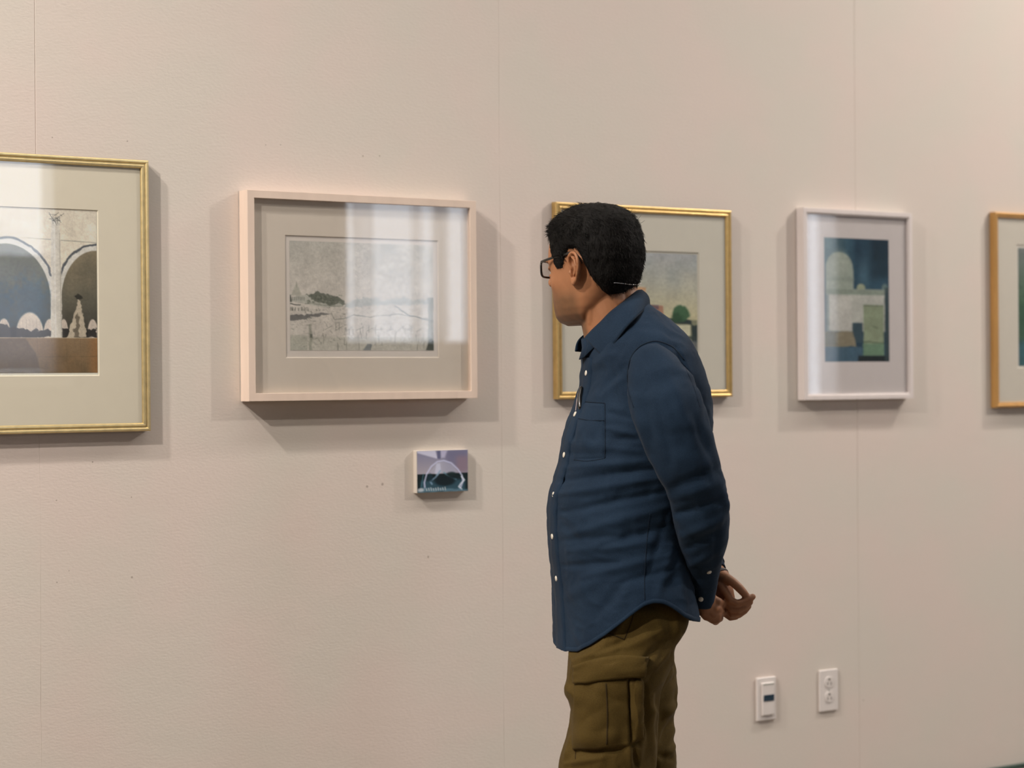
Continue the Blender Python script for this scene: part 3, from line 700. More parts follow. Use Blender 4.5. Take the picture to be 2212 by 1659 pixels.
NT = 220
R = []
for i in range(190):
    t = i/189; row = []
    for j in range(NT):
        th = 2*PI*j/NT; h = hem(th)
        y = 652+(1160-652)*t/.66 if t < .66 else 1160+(h-1160)*(t-.66)/.34
        row.append(torso(th, y))
    R.append(row)
w = MB(); w.rings(R, True, False)
TV = np.array(w.v); TF = w.f; TN = normals(TV, TF)
if (TN[100*NT+NT//4]@FW) > 0: TN = -TN
FOLDS = [(1212, 1012, 1395, 996, 9, 3.2), (1196, 1040, 1420, 1012, 8, -4.0), (1196, 1070, 1425, 1032, 11, 4.0), (1205, 1108, 1435, 1062, 9, -4.0),
         (1240, 1150, 1440, 1096, 13, 3.6), (1215, 1168, 1330, 1158, 9, -2.8), (1300, 1180, 1440, 1136, 11, -3.8), (1230, 1190, 1420, 1170, 12, 3.2),
         (1220, 1222, 1335, 1216, 9, -3.6), (1260, 1246, 1440, 1200, 12, 3.0), (1330, 1262, 1450, 1230, 10, -2.6), (1225, 1290, 1300, 1250, 15, 2.8), (1290, 1330, 1345, 1262, 13, -3.0),
         (1420, 1290, 1450, 1180, 12, 3.4), (1400, 1240, 1440, 1120, 9, -2.5), (1480, 1330, 1465, 1210, 9, 2.0),
         (1310, 890, 1365, 905, 7, -2.5), (1312, 925, 1372, 938, 7, 3.2), (1312, 945, 1380, 950, 6, -2.6), (1280, 862, 1345, 820, 12, 3.0), (1300, 850, 1350, 790, 9, -2.6),
         (1334, 800, 1350, 880, 7, 2.2), (1270, 800, 1330, 760, 12, 2.0), (1215, 978, 1300, 985, 9, -2.6), (1230, 955, 1380, 975, 9, 2.4),
         (1459, 753, 1530, 900, 8, -3.4), (1475, 765, 1537, 930, 5, 2.4), (1520, 880, 1534, 950, 7, -2.5), (1400, 670, 1440, 740, 16, 2.0), (1370, 700, 1340, 760, 12, -1.8)]
TV2 = disp(TV, TN, FOLDS, .0015, 16, 3, stretch=(1, 1, 1.5))
torso_o = obj('shirt_body', TV2, TF, mShirt, man, fix=True)
s_ = torso_o.modifiers.new('cloth', 'SOLIDIFY'); s_.thickness = .0016; s_.offset = -1
BV_T = BVHTree.FromPolygons([Vector(v) for v in TV2], TF)
def hit(bvh, px, py):
    r = ray(px, py); loc, nrm, idx, dist = bvh.ray_cast(Vector(CAM), Vector(r).normalized(), 30)
    if loc is None: return None, None
    n = np.array(nrm); 
    if n@r > 0: n = -n
    return np.array(loc), n

# ---- sleeves
def sleeve(rows, folds, seed, n=90, seg=72, amp=.0022, near=True):
    S = spline(rows, n); pts = np.array([P(a, b, c) for a, b, c, r in S]); R = []; N = None
    for i, p in enumerate(pts):
        t = pts[min(i+1, n-1)]-pts[max(i-1, 0)]; t /= np.linalg.norm(t)
        if N is None: N = FW.copy()
        N = N-t*(N@t); N /= np.linalg.norm(N); B = np.cross(t, N); r = S[i, 3]
        R.append([p+(N*math.cos(2*PI*k/seg)+B*math.sin(2*PI*k/seg))*r for k in range(seg)])
    m = MB(); m.rings(R, True, False); V = np.array(m.v); Nn = normals(V, m.f)
    if (Nn[seg*10]@(V[seg*10]-pts[10])) < 0: Nn = -Nn
    return disp(V, Nn, folds, amp, 15, seed, near, (1, 1, 1.2)), m.f, pts, S
SLV = [(1400, 760, -.110, .018), (1403, 774, -.138, .036), (1412, 797, -.160, .053), (1427, 838, -.180, .0675), (1444, 886, -.190, .0725), (1460, 935, -.190, .070), (1478, 985, -.187, .0650),
       (1496, 1030, -.178, .0590), (1509, 1075, -.162, .0565), (1515, 1110, -.147, .0565), (1518, 1150, -.122, .0515), (1518, 1187, -.097, .0450),
       (1518, 1222, -.070, .0375), (1518, 1250, -.052, .0310), (1518, 1262, -.045, .0290)]
SF = [(1452, 1052, 1560, 1010, 9, -4.5), (1450, 1075, 1568, 1040, 9, 4.0), (1458, 1110, 1572, 1078, 8, -4.0), (1560, 1060, 1574, 1100, 10, 4.0), (1470, 1160, 1565, 1120, 9, 3.2),
      (1480, 1185, 1560, 1150, 8, -3.2), (1488, 1222, 1552, 1190, 8, 2.6), (1385, 800, 1410, 960, 9, -2.8), (1440, 800, 1500, 960, 14, 2.8), (1420, 860, 1450, 1000, 10, -2.4),
      (1370, 870, 1400, 970, 8, 2.6), (1500, 900, 1545, 1010, 9, -3.0), (1410, 990, 1450, 1060, 8, 2.4), (1555, 1140, 1540, 1210, 8, -3.0)]
sv, sf, spts, sS = sleeve(SLV, SF, 5)
sl = obj('sleeve', sv, sf, mShirt, man); m_ = sl.modifiers.new('cloth', 'SOLIDIFY'); m_.thickness = .0016; m_.offset = -1
BV_S = BVHTree.FromPolygons([Vector(v) for v in sv], sf)
SLV2 = [(1392, 745, .110, .040), (1398, 765, .135, .055), (1410, 800, .165, .068), (1430, 860, .190, .070), (1452, 930, .205, .064), (1470, 1000, .210, .058), (1486, 1060, .200, .054),
        (1500, 1110, .170, .052), (1508, 1150, .130, .047), (1518, 1185, .090, .039), (1530, 1212, .060, .031), (1536, 1224, .048, .029)]
sv2, sf2, spts2, _ = sleeve(SLV2, [], 11, 70, 56, .002, False)
sl2 = obj('sleeve', sv2, sf2, mShirt, man); m_ = sl2.modifiers.new('cloth', 'SOLIDIFY'); m_.thickness = .0016; m_.offset = -1
def cuff(rows, seed):
    S = spline(rows, 14); m = MB(); pts = [P(a, b, c) for a, b, c, r in S]
    m.tube(pts, list(S[:, 3]), 48, cap=False); V = np.array(m.v); Nn = normals(V, m.f); 
    if (Nn[50]@(V[50]-pts[1])) < 0: Nn = -Nn
    V = disp(V, Nn, [], .0007, 20, seed)
    o = obj('cuff', V, m.f, mShirt, man); q = o.modifiers.new('cloth', 'SOLIDIFY'); q.thickness = .003; q.offset = -1
    return o, BVHTree.FromPolygons([Vector(v) for v in V], m.f)
cf, BV_C = cuff([(1518.5, 1224, -.068, .0372), (1519, 1245, -.056, .0325), (1518, 1266, -.044, .0292), (1517, 1286, -.036, .0272), (1515.5, 1304, -.029, .0255)], 3)
cf2, _ = cuff([(1534, 1219, .052, .0290), (1538, 1227, .044, .0275), (1543, 1236, .036, .0262)], 9)

# ---- buttons, placket, pocket, seams
PL = [(th, .0) for th in np.radians([-4.6, -4.0, 0, 4.0, 4.6])]
def cf_ring(y, off):
    w_ = 6.4 if y > 780 else 6.0
    out = []
    for k, dth in enumerate((-1, -.93, -.3, .3, .93, 1)):
        o = off if 0 < k < 5 else -.0005
        out.append(torso(math.radians(dth*w_), y, o))
    return out
pv = []
for y in np.linspace(772, 1397, 120): pv.append(cf_ring(y, .0030))
m = MB(); m.rings(pv, False, False); V = np.array(m.v); Nn = normals(V, m.f)
if (Nn[200]@hv(-1, -.3)) < 0: Nn = -Nn
V = disp(V, Nn, FOLDS, .0012, 16, 3, stretch=(1, 1, 1.5))
obj('placket', V, m.f, mShirt, man)
for (px, py) in ((1266, 805), (1239, 893), (1219, 980), (1192, 1065), (1188.5, 1155), (1200.5, 1245)):
    y = py; c = torso(0, y, .0028); c2 = torso(.03, y, .0028); c3 = torso(0, y+4, .0028)
    n_ = np.cross(c2-c, c3-c); n_ /= np.linalg.norm(n_)
    if n_@hv(-1, 0) < 0: n_ = -n_
    m = MB(); m.disc(c, n_, .0058, .0026, 20, .35)
    b_ = obj('button', m.v, m.f, mButton, man, label='small cream button')
def patch(name, bvh, mt, corners, nx, ny, h, parent, curve=None, label=None, bulge=0.0, seed=0, smooth=4):
    """cloth patch laid on a garment; corners TL TR BR BL in seen coordinates"""
    TL, TR, BR, BL = [np.array(c, float) for c in corners]; V = []; last = None; PP = []; NN = []
    for j in range(ny+1):
        v = j/ny
        for i in range(nx+1):
            u = i/nx; q = (TL*(1-u)+TR*u)*(1-v)+(BL*(1-u)+BR*u)*v
            if curve: q = q+curve(u, v)
            p, n = hit(bvh, *q)
            if p is None: p, n = last
            last = (p, n); PP.append(p); NN.append(n)
    G = np.array(PP).reshape(ny+1, nx+1, 3); H = np.array(NN).reshape(ny+1, nx+1, 3)
    for _ in range(smooth):
        for Q in (G, H):
            Q[1:-1, 1:-1] = .5*Q[1:-1, 1:-1]+.125*(Q[:-2, 1:-1]+Q[2:, 1:-1]+Q[1:-1, :-2]+Q[1:-1, 2:])
    for j in range(ny+1):
        v = j/ny
        for i in range(nx+1):
            u = i/nx; p = G[j, i]; n = H[j, i]/np.linalg.norm(H[j, i])
            edge = i in (0, nx) or j in (0, ny)
            k = -.0008 if edge else h+bulge*math.sin(PI*u)*math.sin(PI*v)**.5
            if not edge: k += .0012*float(vnoise([[u*6+seed, v*6, seed*2.0]])[0])
            V.append(p+n*k)
    F = [(j*(nx+1)+i, j*(nx+1)+i+1, (j+1)*(nx+1)+i+1, (j+1)*(nx+1)+i) for j in range(ny) for i in range(nx)]
    o = obj(name, V, F, mt, parent, fix=False, label=label); return o, V
def seam(name, bvh, pts, r, mt, parent, n=40, off=.0):
    S = spline([(a, b) for a, b in pts], n); V = []
    for a, b in S:
        p, nn = hit(bvh, a, b)
        if p is not None: V.append(p+nn*off)
    m = MB(); m.tube(V, r, 6); return obj(name, m.v, m.f, mt, parent)
pk, _ = patch('chest_pocket', BV_T, mShirt, [(1250, 868), (1306.5, 871), (1307, 990), (1237, 993)], 18, 28, .0026, man)
seam('pocket_stitching', BV_T, [(1251, 905), (1280, 909), (1306, 908)], .0007, mSeam, pk, off=.0026)
seam('pocket_stitching', BV_T, [(1307, 871), (1307.5, 930), (1307, 989)], .0010, mSeam, pk, off=.0002)
seam('pocket_stitching', BV_T, [(1239, 993), (1270, 996), (1307, 990)], .0008, mSeam, pk, off=.0002)
seam('pocket_stitching', BV_T, [(1251, 867), (1280, 869), (1307, 871)], .0008, mSeam, pk, off=.0004)
seam('side_seam', BV_T, [(1404, 1110), (1398, 1160), (1394, 1215), (1392, 1260), (1393, 1296)], .0008, mSeam, man, off=.0002)
AP = []
for a_, b_ in spline([(1369, 880), (1359, 850), (1355.5, 826), (1357, 795), (1364, 770), (1379, 751), (1397, 741), (1417, 737), (1440, 743), (1458, 754), (1478, 778)], 50):
    c1, n1 = hit(BV_S, a_, b_); c2, n2 = hit(BV_T, a_, b_)
    if c1 is None or (c2 is not None and np.linalg.norm(c2-CAM) < np.linalg.norm(c1-CAM)): c1 = c2
    if c1 is not None: AP.append(c1)
m = MB(); m.tube(AP, .0013, 6); obj('armhole_seam', m.v, m.f, mSeam, man)
seam('sleeve_seam', BV_S, [(1459, 756), (1478, 790), (1498, 835), (1512, 880)], .0009, mSeam, man, off=-.0002)
hemv = []
for j in range(NT+1):
    th = 2*PI*j/NT; h = hem(th)
    hemv.append((th, h))
BVn = BV_T
m = MB(); hp = []
idx0 = 189*NT
hp = [TV2[idx0+(j % NT)] for j in range(NT)]
R = []
for j in range(NT):
    p = hp[j]; n = TN[idx0+j]; R.append([p+n*.0012+UP*.0, p+n*.0016+UP*.0075, p-n*.0024+UP*.0075, p-n*.0024-UP*.001, p+n*.0006-UP*.0014])
R.append(R[0]); m.rings(R, True, False); obj('hem', m.v, m.f, mShirt, man)
for (px, py, mt_) in ((1531.5, 1235.5, mButton), (1514, 1294, mButton)):
    p, n = hit(BV_C, px, py); p2_, n2_ = hit(BV_S, px, py)
    if p is None or (p2_ is not None and np.linalg.norm(p2_-CAM) < np.linalg.norm(p-CAM)): p, n = p2_, n2_
    if p is not None:
        m = MB(); m.disc(p+n*.0002, n, .0052, .0024, 18, .35); obj('button', m.v, m.f, mt_, man, label='small cream button')

# ---- collar
fold = [(1264, 729, -.030), (1280, 712, -.048), (1296, 697, -.060), (1321, 672, -.068), (1351, 650, -.056), (1377, 630, -.026), (1386, 627, .012),
        (1380, 634, .050), (1352, 652, .078), (1318, 682, .088), (1288, 708, .075), (1262, 724, .045)]
low = [(1308, 778, -.098), (1320, 755, -.114), (1332, 735, -.124), (1352, 708, -.128), (1375, 684, -.112), (1398, 663, -.050), (1403, 659, .014),
       (1396, 664, .070), (1362, 690, .122), (1322, 726, .128), (1286, 758, .110), (1243, 758, .050)]
n = 90; A = spline(fold, n); B = spline(low, n); R = []
for i in range(n):
    a = P(*A[i]); b = P(*B[i]); t = np.linspace(0, 1, 12)
    cx = P(1330, 690, .0); row = []
    for q in t:
        p = a*(1-q)+b*q; o_ = p-cx; o_[2] = 0; o_ /= np.linalg.norm(o_)
        p = p+o_*(.005*math.sin(PI*q))+UP*(.003*math.sin(PI*q)); row.append(p)
    R.append(row)
m = MB(); m.rings(R, False, False); V = np.array(m.v)
col = obj('collar', V, m.f, mShirt, man, fix=False); q = col.modifiers.new('cloth', 'SOLIDIFY'); q.thickness = .0030; q.offset = 0
st = [P(*(B[i]*.93+A[i]*.07)) for i in range(2, n-1)]
# stand inside the fold
Rs = []
A2 = spline(fold+[(1256, 731, .022), (1253, 735, .000), (1257, 733, -.018), (1264, 729, -.030)], n)
for i in range(n):
    a = P(*A2[i]); cx = P(1330, 690, 0); d = cx-a; d[2] = 0; d /= np.linalg.norm(d)
    Rs.append([a+d*.002+UP*.001, a+d*.004-UP*.018, a-d*.003-UP*.040])
m = MB(); m.rings(Rs, False, False); cs = obj('collar_stand', m.v, m.f, mShirt, man, fix=False); q = cs.modifiers.new('cloth', 'SOLIDIFY'); q.thickness = .002
Rl = []
for i in range(n-1): pass
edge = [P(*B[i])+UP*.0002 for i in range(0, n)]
m = MB(); m.tube(edge, .0018, 6); obj('collar_edge_stitching', m.v, m.f, mSeam, col)  # dark tube added in place of the shadow line under the collar edge
ed2 = [P(*B[i])-UP*.003 for i in range(2, n-2)]

# ---- body: head, neck, limbs and hands as one surface
OM = math.radians(40); PT = math.radians(3)
HC = P(1284, 585, 0.0)
lX = hv(-math.sin(OM), -math.cos(OM)); fY = hv(-math.cos(OM), math.sin(OM))
def HL(x, y, z):
    y2 = y*math.cos(PT)+z*math.sin(PT); z2 = z*math.cos(PT)-y*math.sin(PT)
    return HC+lX*x+fY*y2+UP*z2
def HLd(x, y, z): return HL(x, y, z)-HC
def HLinv(V):
    q = np.asarray(V)-HC; x = q@lX; y2 = q@fY; z2 = q@UP
    return x, y2*math.cos(PT)-z2*math.sin(PT), z2*math.cos(PT)+y2*math.sin(PT)
HT = np.array([  # z, front, back, half width, exponent
 (.128, .010, .020, .014, 2.0), (.124, .034, .044, .034, 2.0), (.113, .060, .068, .054, 2.1), (.095, .080, .086, .067, 2.2), (.070, .093, .097, .0745, 2.25), (.045, .098, .101, .0765, 2.3),
 (.022, .0995, .100, .0765, 2.35), (.0, .093, .094, .0745, 2.4), (-.022, .093, .082, .072, 2.4), (-.040, .0925, .068, .069, 2.4), (-.058, .096, .055, .067, 2.3), (-.075, .097, .040, .063, 2.2),
 (-.090, .097, .020, .056, 2.1), (-.102, .090, .000, .043, 2.0), (-.109, .074, -.015, .026, 2.0)])
def head_pt(th, z, off=0.0):
    f_, b_, w_, e = [np.interp(z, HT[::-1, 0], HT[::-1, k]) for k in (1, 2, 3, 4)]
    c, s = math.cos(th), math.sin(th)
    yl = f_ if c > 0 else b_
    x = (w_+off)*math.copysign(abs(s)**(2/e), s); y = (yl+off)*math.copysign(abs(c)**(2/e), c)
    if z < -.08 and c <= 0: y = max(y, -b_-off)
    d = math.degrees(abs(((th+PI) % (2*PI))-PI))
    if c > 0:      # features: eye sockets, cheekbones, chin
        y -= .0085*math.exp(-((d-24)/11)**2-((z-.004)/.014)**2)*(off <= 0)
        k = .004*math.exp(-((d-50)/16)**2-((z+.022)/.018)**2); x += math.copysign(k, x); y += k*.8
        y -= .003*math.exp(-((d-52)/14)**2-((z+.060)/.02)**2)
        y += .006*math.exp(-(d/16)**2-((z+.093)/.014)**2)
        y += .003*math.exp(-(d/30)**2-((z-.026)/.010)**2)
    return x, y
B_ = MB()
R = []
for z in np.linspace(.128, -.110, 64):
    row = []
    for k in range(96):
        th = 2*PI*k/96; x, y = head_pt(th, z); row.append(HL(x, y, z))
    R.append(row)
B_.rings(R, True, True)
ax = [HLd(1, 0, 0), HLd(0, 1, 0), HLd(0, 0, 1)]
# nose, lips, brow, chin
B_.tube([HL(0, .090, .022), HL(0, .099, .010), HL(0, .106, -.004), HL(0, .1115, -.015)], [.0075, .0085, .0100, .0105], 14, round_ends=True)
for s in (-1, 1):
    B_.ell(HL(s*.0120, .1015, -.018), ax, (.0075, .011, .0075), 14, 8)
    B_.ell(HL(s*.031, .079, .004), ax, (.0125, .0125, .0115), 18, 12)
    B_.tube([HL(s*.012, .098, .024), HL(s*.03, .0965, .030), HL(s*.048, .086, .026)], [.005, .0055, .004], 10, round_ends=True)
    B_.tube([HL(s*.017, .089, .012), HL(s*.031, .0925, .0155), HL(s*.046, .083, .010)], [.004, .0045, .003], 10, round_ends=True)
    B_.tube([HL(s*.017, .087, -.006), HL(s*.031, .089, -.0095), HL(s*.046, .081, -.004)], [.004, .0042, .003], 10, round_ends=True)
    # jaw corner
    B_.ell(HL(s*.052, .018, -.066), ax, (.012, .026, .020), 16, 10)
B_.tube([HL(-.024, .092, -.056), HL(-.010, .1005, -.0525), HL(0, .1015, -.0535), HL(.010, .1005, -.0525), HL(.024, .092, -.056)], [.002, .0042, .0042, .0042, .002], 10)
B_.tube([HL(-.021, .091, -.060), HL(0, .0995, -.0625), HL(.021, .091, -.060)], [.002, .0052, .002], 10)
# ears
for s in (-1, 1):
    def E(y, z, o): return HL(s*(.0725+o*1.5+.34*max(0, .012-y)), y*1.2-.012, z*.98)
    hel = [(.010, .002, .003), (.013, .014, .005), (.010, .026, .007), (.002, .033, .008), (-.008, .032, .009), (-.0155, .023, .010), (-.018, .010, .010), (-.0155, -.004, .009), (-.010, -.016, .007), (-.003, -.026, .005), (.004, -.030, .003), (.009, -.026, .001), (.011, -.018, 0)]
    S = spline(hel, 40); B_.tube([E(*q) for q in S], [.0034+.0014*(i > 27) for i in range(40)], 10, round_ends=True)
    B_.tube([E(*q) for q in [(.002, .024, .006), (-.006, .018, .007), (-.009, .006, .007), (-.006, -.006, .006), (.001, -.013, .004)]], [.0025, .003, .0032, .0032, .003], 10, round_ends=True)
    B_.tube([E(*q) for q in [(.012, .000, .002), (.012, -.006, .004), (.010, -.012, .003)]], [.003, .004, .003], 10, round_ends=True)
    # thin back plate of the ear
    pl = []
    for q in S: pl.append(q)
    cy, cz = -.002, .003; RR = []
    for fr in (1.0, .66, .33, .02):
        RR.append([E(cy+(q[0]-cy)*fr, cz+(q[1]-cz)*fr, q[2]*fr**3-.005*(1-fr)) for q in S])
    RB = [[p-HLd(s, 0, 0)*.004 for p in r] for r in RR[::-1]]
    m2 = MB(); m2.rings(RR+RB+[RR[0]], True, False); B_.add(m2.v, m2.f)
    B_.ell(HL(s*.070, -.012, .002), ax, (.005, .012, .020), 16, 10)
    B_.ell(E(.003, -.0255, .002), ax, (.0045, .0075, .0085), 14, 8)
# neck, with the muscle that runs down to the collar bone
B_.tube([P(1290, 598, .0), P(1298, 625, 0), P(1308, 655, 0), P(1319, 690, 0), P(1332, 735, 0), P(1350, 790, 0)], [.050, .058, .0600, .0620, .066, .075], 36)
B_.tube([P(1266, 612, -.046), P(1276, 655, -.043), P(1280, 695, -.034), P(1290, 725, -.02)], [.012, .0125, .012, .010], 14, round_ends=True)
B_.ell(P(1264, 668, -.006), [RT, FW, UP], (.030, .036, .030), 20, 12)
B_.tube([P(1325, 600, .0), P(1334, 640, .0), P(1352, 690, 0)], [.040, .044, .055], 28, round_ends=True)
# trunk and limbs under the clothes
B_.tube([P(1362, 760, 0), P(1385, 800, 0), P(1388, 880, 0), P(1370, 960, 0), P(1345, 1060, 0), P(1342, 1160, 0), P(1352, 1260, 0), P(1362, 1310, 0)], [.06, .088, .100, .104, .104, .100, .092, .075], 40, round_ends=True)
for d in (-1, 1): B_.ell(P(1396, 795, d*.125), [RT, FW, UP], (.046, .050, .050), 20, 12)
B_.tube([P(a, b, c) for a, b, c, r in SLV[2:]], [r*.58 for *_, r in SLV[2:]], 24)
B_.tube([P(a, b, c) for a, b, c, r in SLV2[2:]], [r*.58 for *_, r in SLV2[2:]], 24)
B_.tube([P(1360, 1300, -.070), P(1345, 1400, -.085), P(1322, 1550, -.09), P(1308, 1690, -.088), P(1300, 1800, -.088), P(1297, 1950, -.088), P(1298, 2110, -.088), P(1294, 2150, -.088)], [.070, .066, .062, .050, .050, .042, .034, .036], 24)
B_.tube([P(1370, 1300, .070), P(1370, 1400, .080), P(1370, 1550, .085), P(1373, 1690, .085), P(1374, 1800, .085), P(1374, 1950, .085), P(1375, 2110, .085), P(1372, 2150, .085)], [.070, .066, .062, .050, .050, .042, .034, .036], 24)
for cx, d in ((1297, -.088), (1373, .085)):
    c = P(cx, 2150, d); c[2] = .042; B_.tube([c+RT*.045, c, c-RT*.06, c-RT*.13-UP*.012], [.030, .036, .032, .020], 18, round_ends=True)
# near hand: wrist, back of the hand, fingers closing round the other wrist
def dg(p, r, seg=14): B_.tube([P(*q) for q in p], r, seg, round_ends=True)
dg([(1521, 1262, -.044), (1523, 1290, -.032), (1527, 1305, -.024)], [.022, .0225, .0235], 20)
def flat_tube(pts, ra, rb, wide, seg=20):
    R = []; P3 = [P(*q) for q in pts]; wd_ = np.array(wide, float)
    for i, p in enumerate(P3):
        t = P3[min(i+1, len(P3)-1)]-P3[max(i-1, 0)]; t /= np.linalg.norm(t); a = wd_-t*(wd_@t); a /= np.linalg.norm(a); b = np.cross(t, a)
        R.append([p+a*ra[i]*math.cos(2*PI*k/seg)+b*rb[i]*math.sin(2*PI*k/seg) for k in range(seg)])
    B_.rings(R, True, True)
flat_tube([(1527, 1298, -.027), (1530, 1308, -.026), (1535, 1320, -.026), (1540, 1331, -.025), (1544, 1339, -.021), (1547, 1342, -.014)], [.0225, .0245, .0245, .0215, .015, .008], [.0165, .0150, .0135, .012, .010, .008], RT*.9-UP*.45)
dg([(1541, 1294, -.034), (1551, 1299, -.033), (1558, 1304, -.018), (1560, 1308, .004), (1554, 1306, .022)], [.0085, .0086, .0084, .0078, .0070])
dg([(1538, 1307, -.035), (1549, 1314, -.034), (1557, 1321, -.018), (1559, 1324, .005), (1553, 1320, .022)], [.0086, .0087, .0085, .0080, .0070])
dg([(1534, 1318, -.034), (1544, 1328, -.032), (1552, 1336, -.015), (1555, 1336, .006), (1550, 1330, .021)], [.0084, .0084, .0082, .0076, .0066])
dg([(1537, 1336, -.019), (1546, 1343, -.006), (1549, 1341, .009), (1545, 1334, .020)], [.0080, .0078, .0070, .0062])
dg([(1522, 1300, -.010), (1532, 1292, .008), (1543, 1286, .020), (1552, 1284, .028)], [.0115, .0110, .0095, .0085])
# far hand: palm foreshortened, thumb above, four fingers curling up to it
dg([(1538, 1227, .044), (1546, 1238, .034), (1556, 1249, .024)], [.0225, .0215, .0215], 20)
flat_tube([(1552, 1246, .026), (1558, 1260, .020), (1563, 1280, .016), (1567, 1300, .016), (1572, 1318, .016)], [.0200, .0215, .0235, .0230, .0170], [.017, .0155, .0145, .013, .011], FW*.35+RT*.75+UP*.25)
dg([(1560, 1246, .008), (1571, 1250, -.004), (1584, 1258, -.010), (1596, 1269, -.012), (1606, 1280, -.010), (1613, 1287.5, -.007)], [.0120, .0108, .0096, .0094, .0086, .0070])
dg([(1558, 1264, .004), (1567, 1280, -.008), (1578, 1297, -.014), (1592, 1303, -.014), (1606, 1300, -.011), (1619, 1293, -.008), (1626, 1289, -.006)], [.0104, .0094, .0085, .0079, .0077, .0075, .0066])
dg([(1560, 1284, .004), (1570, 1301, -.003), (1581, 1316, -.009), (1596, 1317, -.011), (1610, 1310, -.009), (1621, 1301, -.006)], [.0094, .0086, .0078, .0073, .0070, .0060])
dg([(1562, 1298, .010), (1571, 1315, .006), (1582, 1329, -.001), (1596, 1329, -.004), (1609, 1320, -.002), (1618, 1310, .001)], [.0092, .0082, .0073, .0068, .0064, .0055])
dg([(1560, 1312, .017), (1568, 1327, .015), (1578, 1335, .013), (1590, 1333, .012), (1601, 1325, .012)], [.0080, .0073, .0065, .0060, .0052])
raw = mesh_from('body_raw', B_.v, B_.f, fix=True)
ob = bpy.data.objects.new('body_raw', raw); C.objects.link(ob)
rm = ob.modifiers.new('remesh', 'REMESH'); rm.mode = 'VOXEL'; rm.voxel_size = .0023; rm.use_smooth_shade = True
sm = ob.modifiers.new('smooth', 'SMOOTH'); sm.factor = .5; sm.iterations = 1
dgp = bpy.context.evaluated_depsgraph_get(); me = bpy.data.meshes.new_from_object(ob.evaluated_get(dgp)); bpy.data.objects.remove(ob)
nv = len(me.vertices); print('BODY VERTS', nv)
V = np.zeros(nv*3); me.vertices.foreach_get('co', V); V = V.reshape(-1, 3)
hx, hy, hz = HLinv(V)
colr = np.ones((nv, 3))*np.array(SKIN_C)
def blend(mask, c):
    global colr
    m = np.clip(mask, 0, 1)[:, None]; colr = colr*(1-m)+np.array(c)*m
isH = (np.abs(hx) < .1) & (np.abs(hy) < .135) & (hz > -.15)
ang = np.degrees(np.abs(np.arctan2(hx, hy)))
nzv = fbm(V*90, 2)*.25
blend(isH*sstep(-.030, -.066, hz+.012*nzv-.004)*sstep(104, 78, ang)*(.72+.4*nzv), (.115, .062, .028))      # stubble on the jaw
blend(isH*sstep(-.045, -.052, hz)*sstep(-.062, -.056, hz)*sstep(34, 24, ang)*.5, (.12, .08, .05))
blend(isH*sstep(.0085, .0045, np.abs(hz+.057))*(np.abs(hx) < .022)*(hy > .088)*.6, (.30, .10, .08))      # lips
blend(isH*sstep(.0068, .0040, np.abs(hz-.0285-.004*np.sin((np.abs(hx)-.012)/.036*PI)+.002))*sstep(.010, .014, np.abs(hx))*sstep(.054, .048, np.abs(hx))*(hy > .06)*.95, (.012, .009, .007))
er = np.hypot(np.abs(hx)-.031, (hz-.003)*1.15)
blend(isH*(er < .0115)*(np.abs(hz-.003) < .0062)*(hy > .082), (.6, .56, .52)); blend(isH*(er < .0055)*(hy > .082), (.02, .012, .008))
pxv, pyv = proj(V)
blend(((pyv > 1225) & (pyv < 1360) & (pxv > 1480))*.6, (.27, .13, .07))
at = me.color_attributes.new('paint', 'FLOAT_COLOR', 'POINT'); c4 = np.ones((nv, 4)); c4[:, :3] = np.clip(colr, .003, .9); at.data.foreach_set('color', c4.ravel())
me.polygons.foreach_set('use_smooth', [True]*len(me.polygons))
body = link('body', me, mSkin, man)

# ---- hair
def zline(d):
    return float(np.interp(d, [0, 30, 42, 50, 58, 63, 66, 68, 79, 81, 88, 96, 101, 105, 112, 122, 142, 160, 180],
                              [.088, .085, .076, .062, .046, .032, .008, .002, .002, .016, .036, .036, .022, .003, -.018, -.034, -.052, -.062, -.066]))
def hair_thick(th, z):
    d = abs(math.degrees(((th+PI) % (2*PI))-PI)); zl = zline(d)
    t = float(np.interp(z, [-.06, -.02, .03, .07, .11], [.0065, .0085, .0085, .0105, .0130]))
    t += .0035*float(sstep(115, 145, d)*sstep(.015, -.035, z))
    m = float(sstep(-.002, .016, z-zl)); 
    if 62 < d < 84 and z < .03: m = float(sstep(-.003, .008, z-zl)); t = .0035
    n_ = float(vnoise([[math.cos(th)*7+z*30, math.sin(th)*7, z*45]])[0])
    return (-.007 if m <= 0 else -.007*(1-m)+(t+.0022*n_)*m), m
R = []; NH = 180; NZ = 110; zs_ = np.concatenate([np.linspace(.1285, .11, 20), np.linspace(.109, -.075, NZ-20)])
HP = {}
for i, z in enumerate(zs_):
    row = []
    for k in range(NH):
        th = 2*PI*k/NH; t, m_ = hair_thick(th, z); x, y = head_pt(th, z)
        nx, ny = math.sin(th), math.cos(th); nzz = float(np.interp(z, [0, .05, .09, .115, .1285], [0, .12, .45, .9, 1.4]))
        L_ = math.sqrt(1+nzz*nzz); p = HL(x+nx*t/L_, y+ny*t/L_, z+nzz*t/L_)
        row.append(p); HP[(i, k)] = (p, HLd(nx/L_, ny/L_, nzz/L_), m_, th, z)
    R.append(row)
m = MB(); m.rings(R, True, True); hair = obj('hair', m.v, m.f, mHair, man, fix=False); BV_H = BVHTree.FromPolygons([Vector(v) for v in m.v], m.f)
keys = [k for k, v in HP.items() if v[2] > .55]
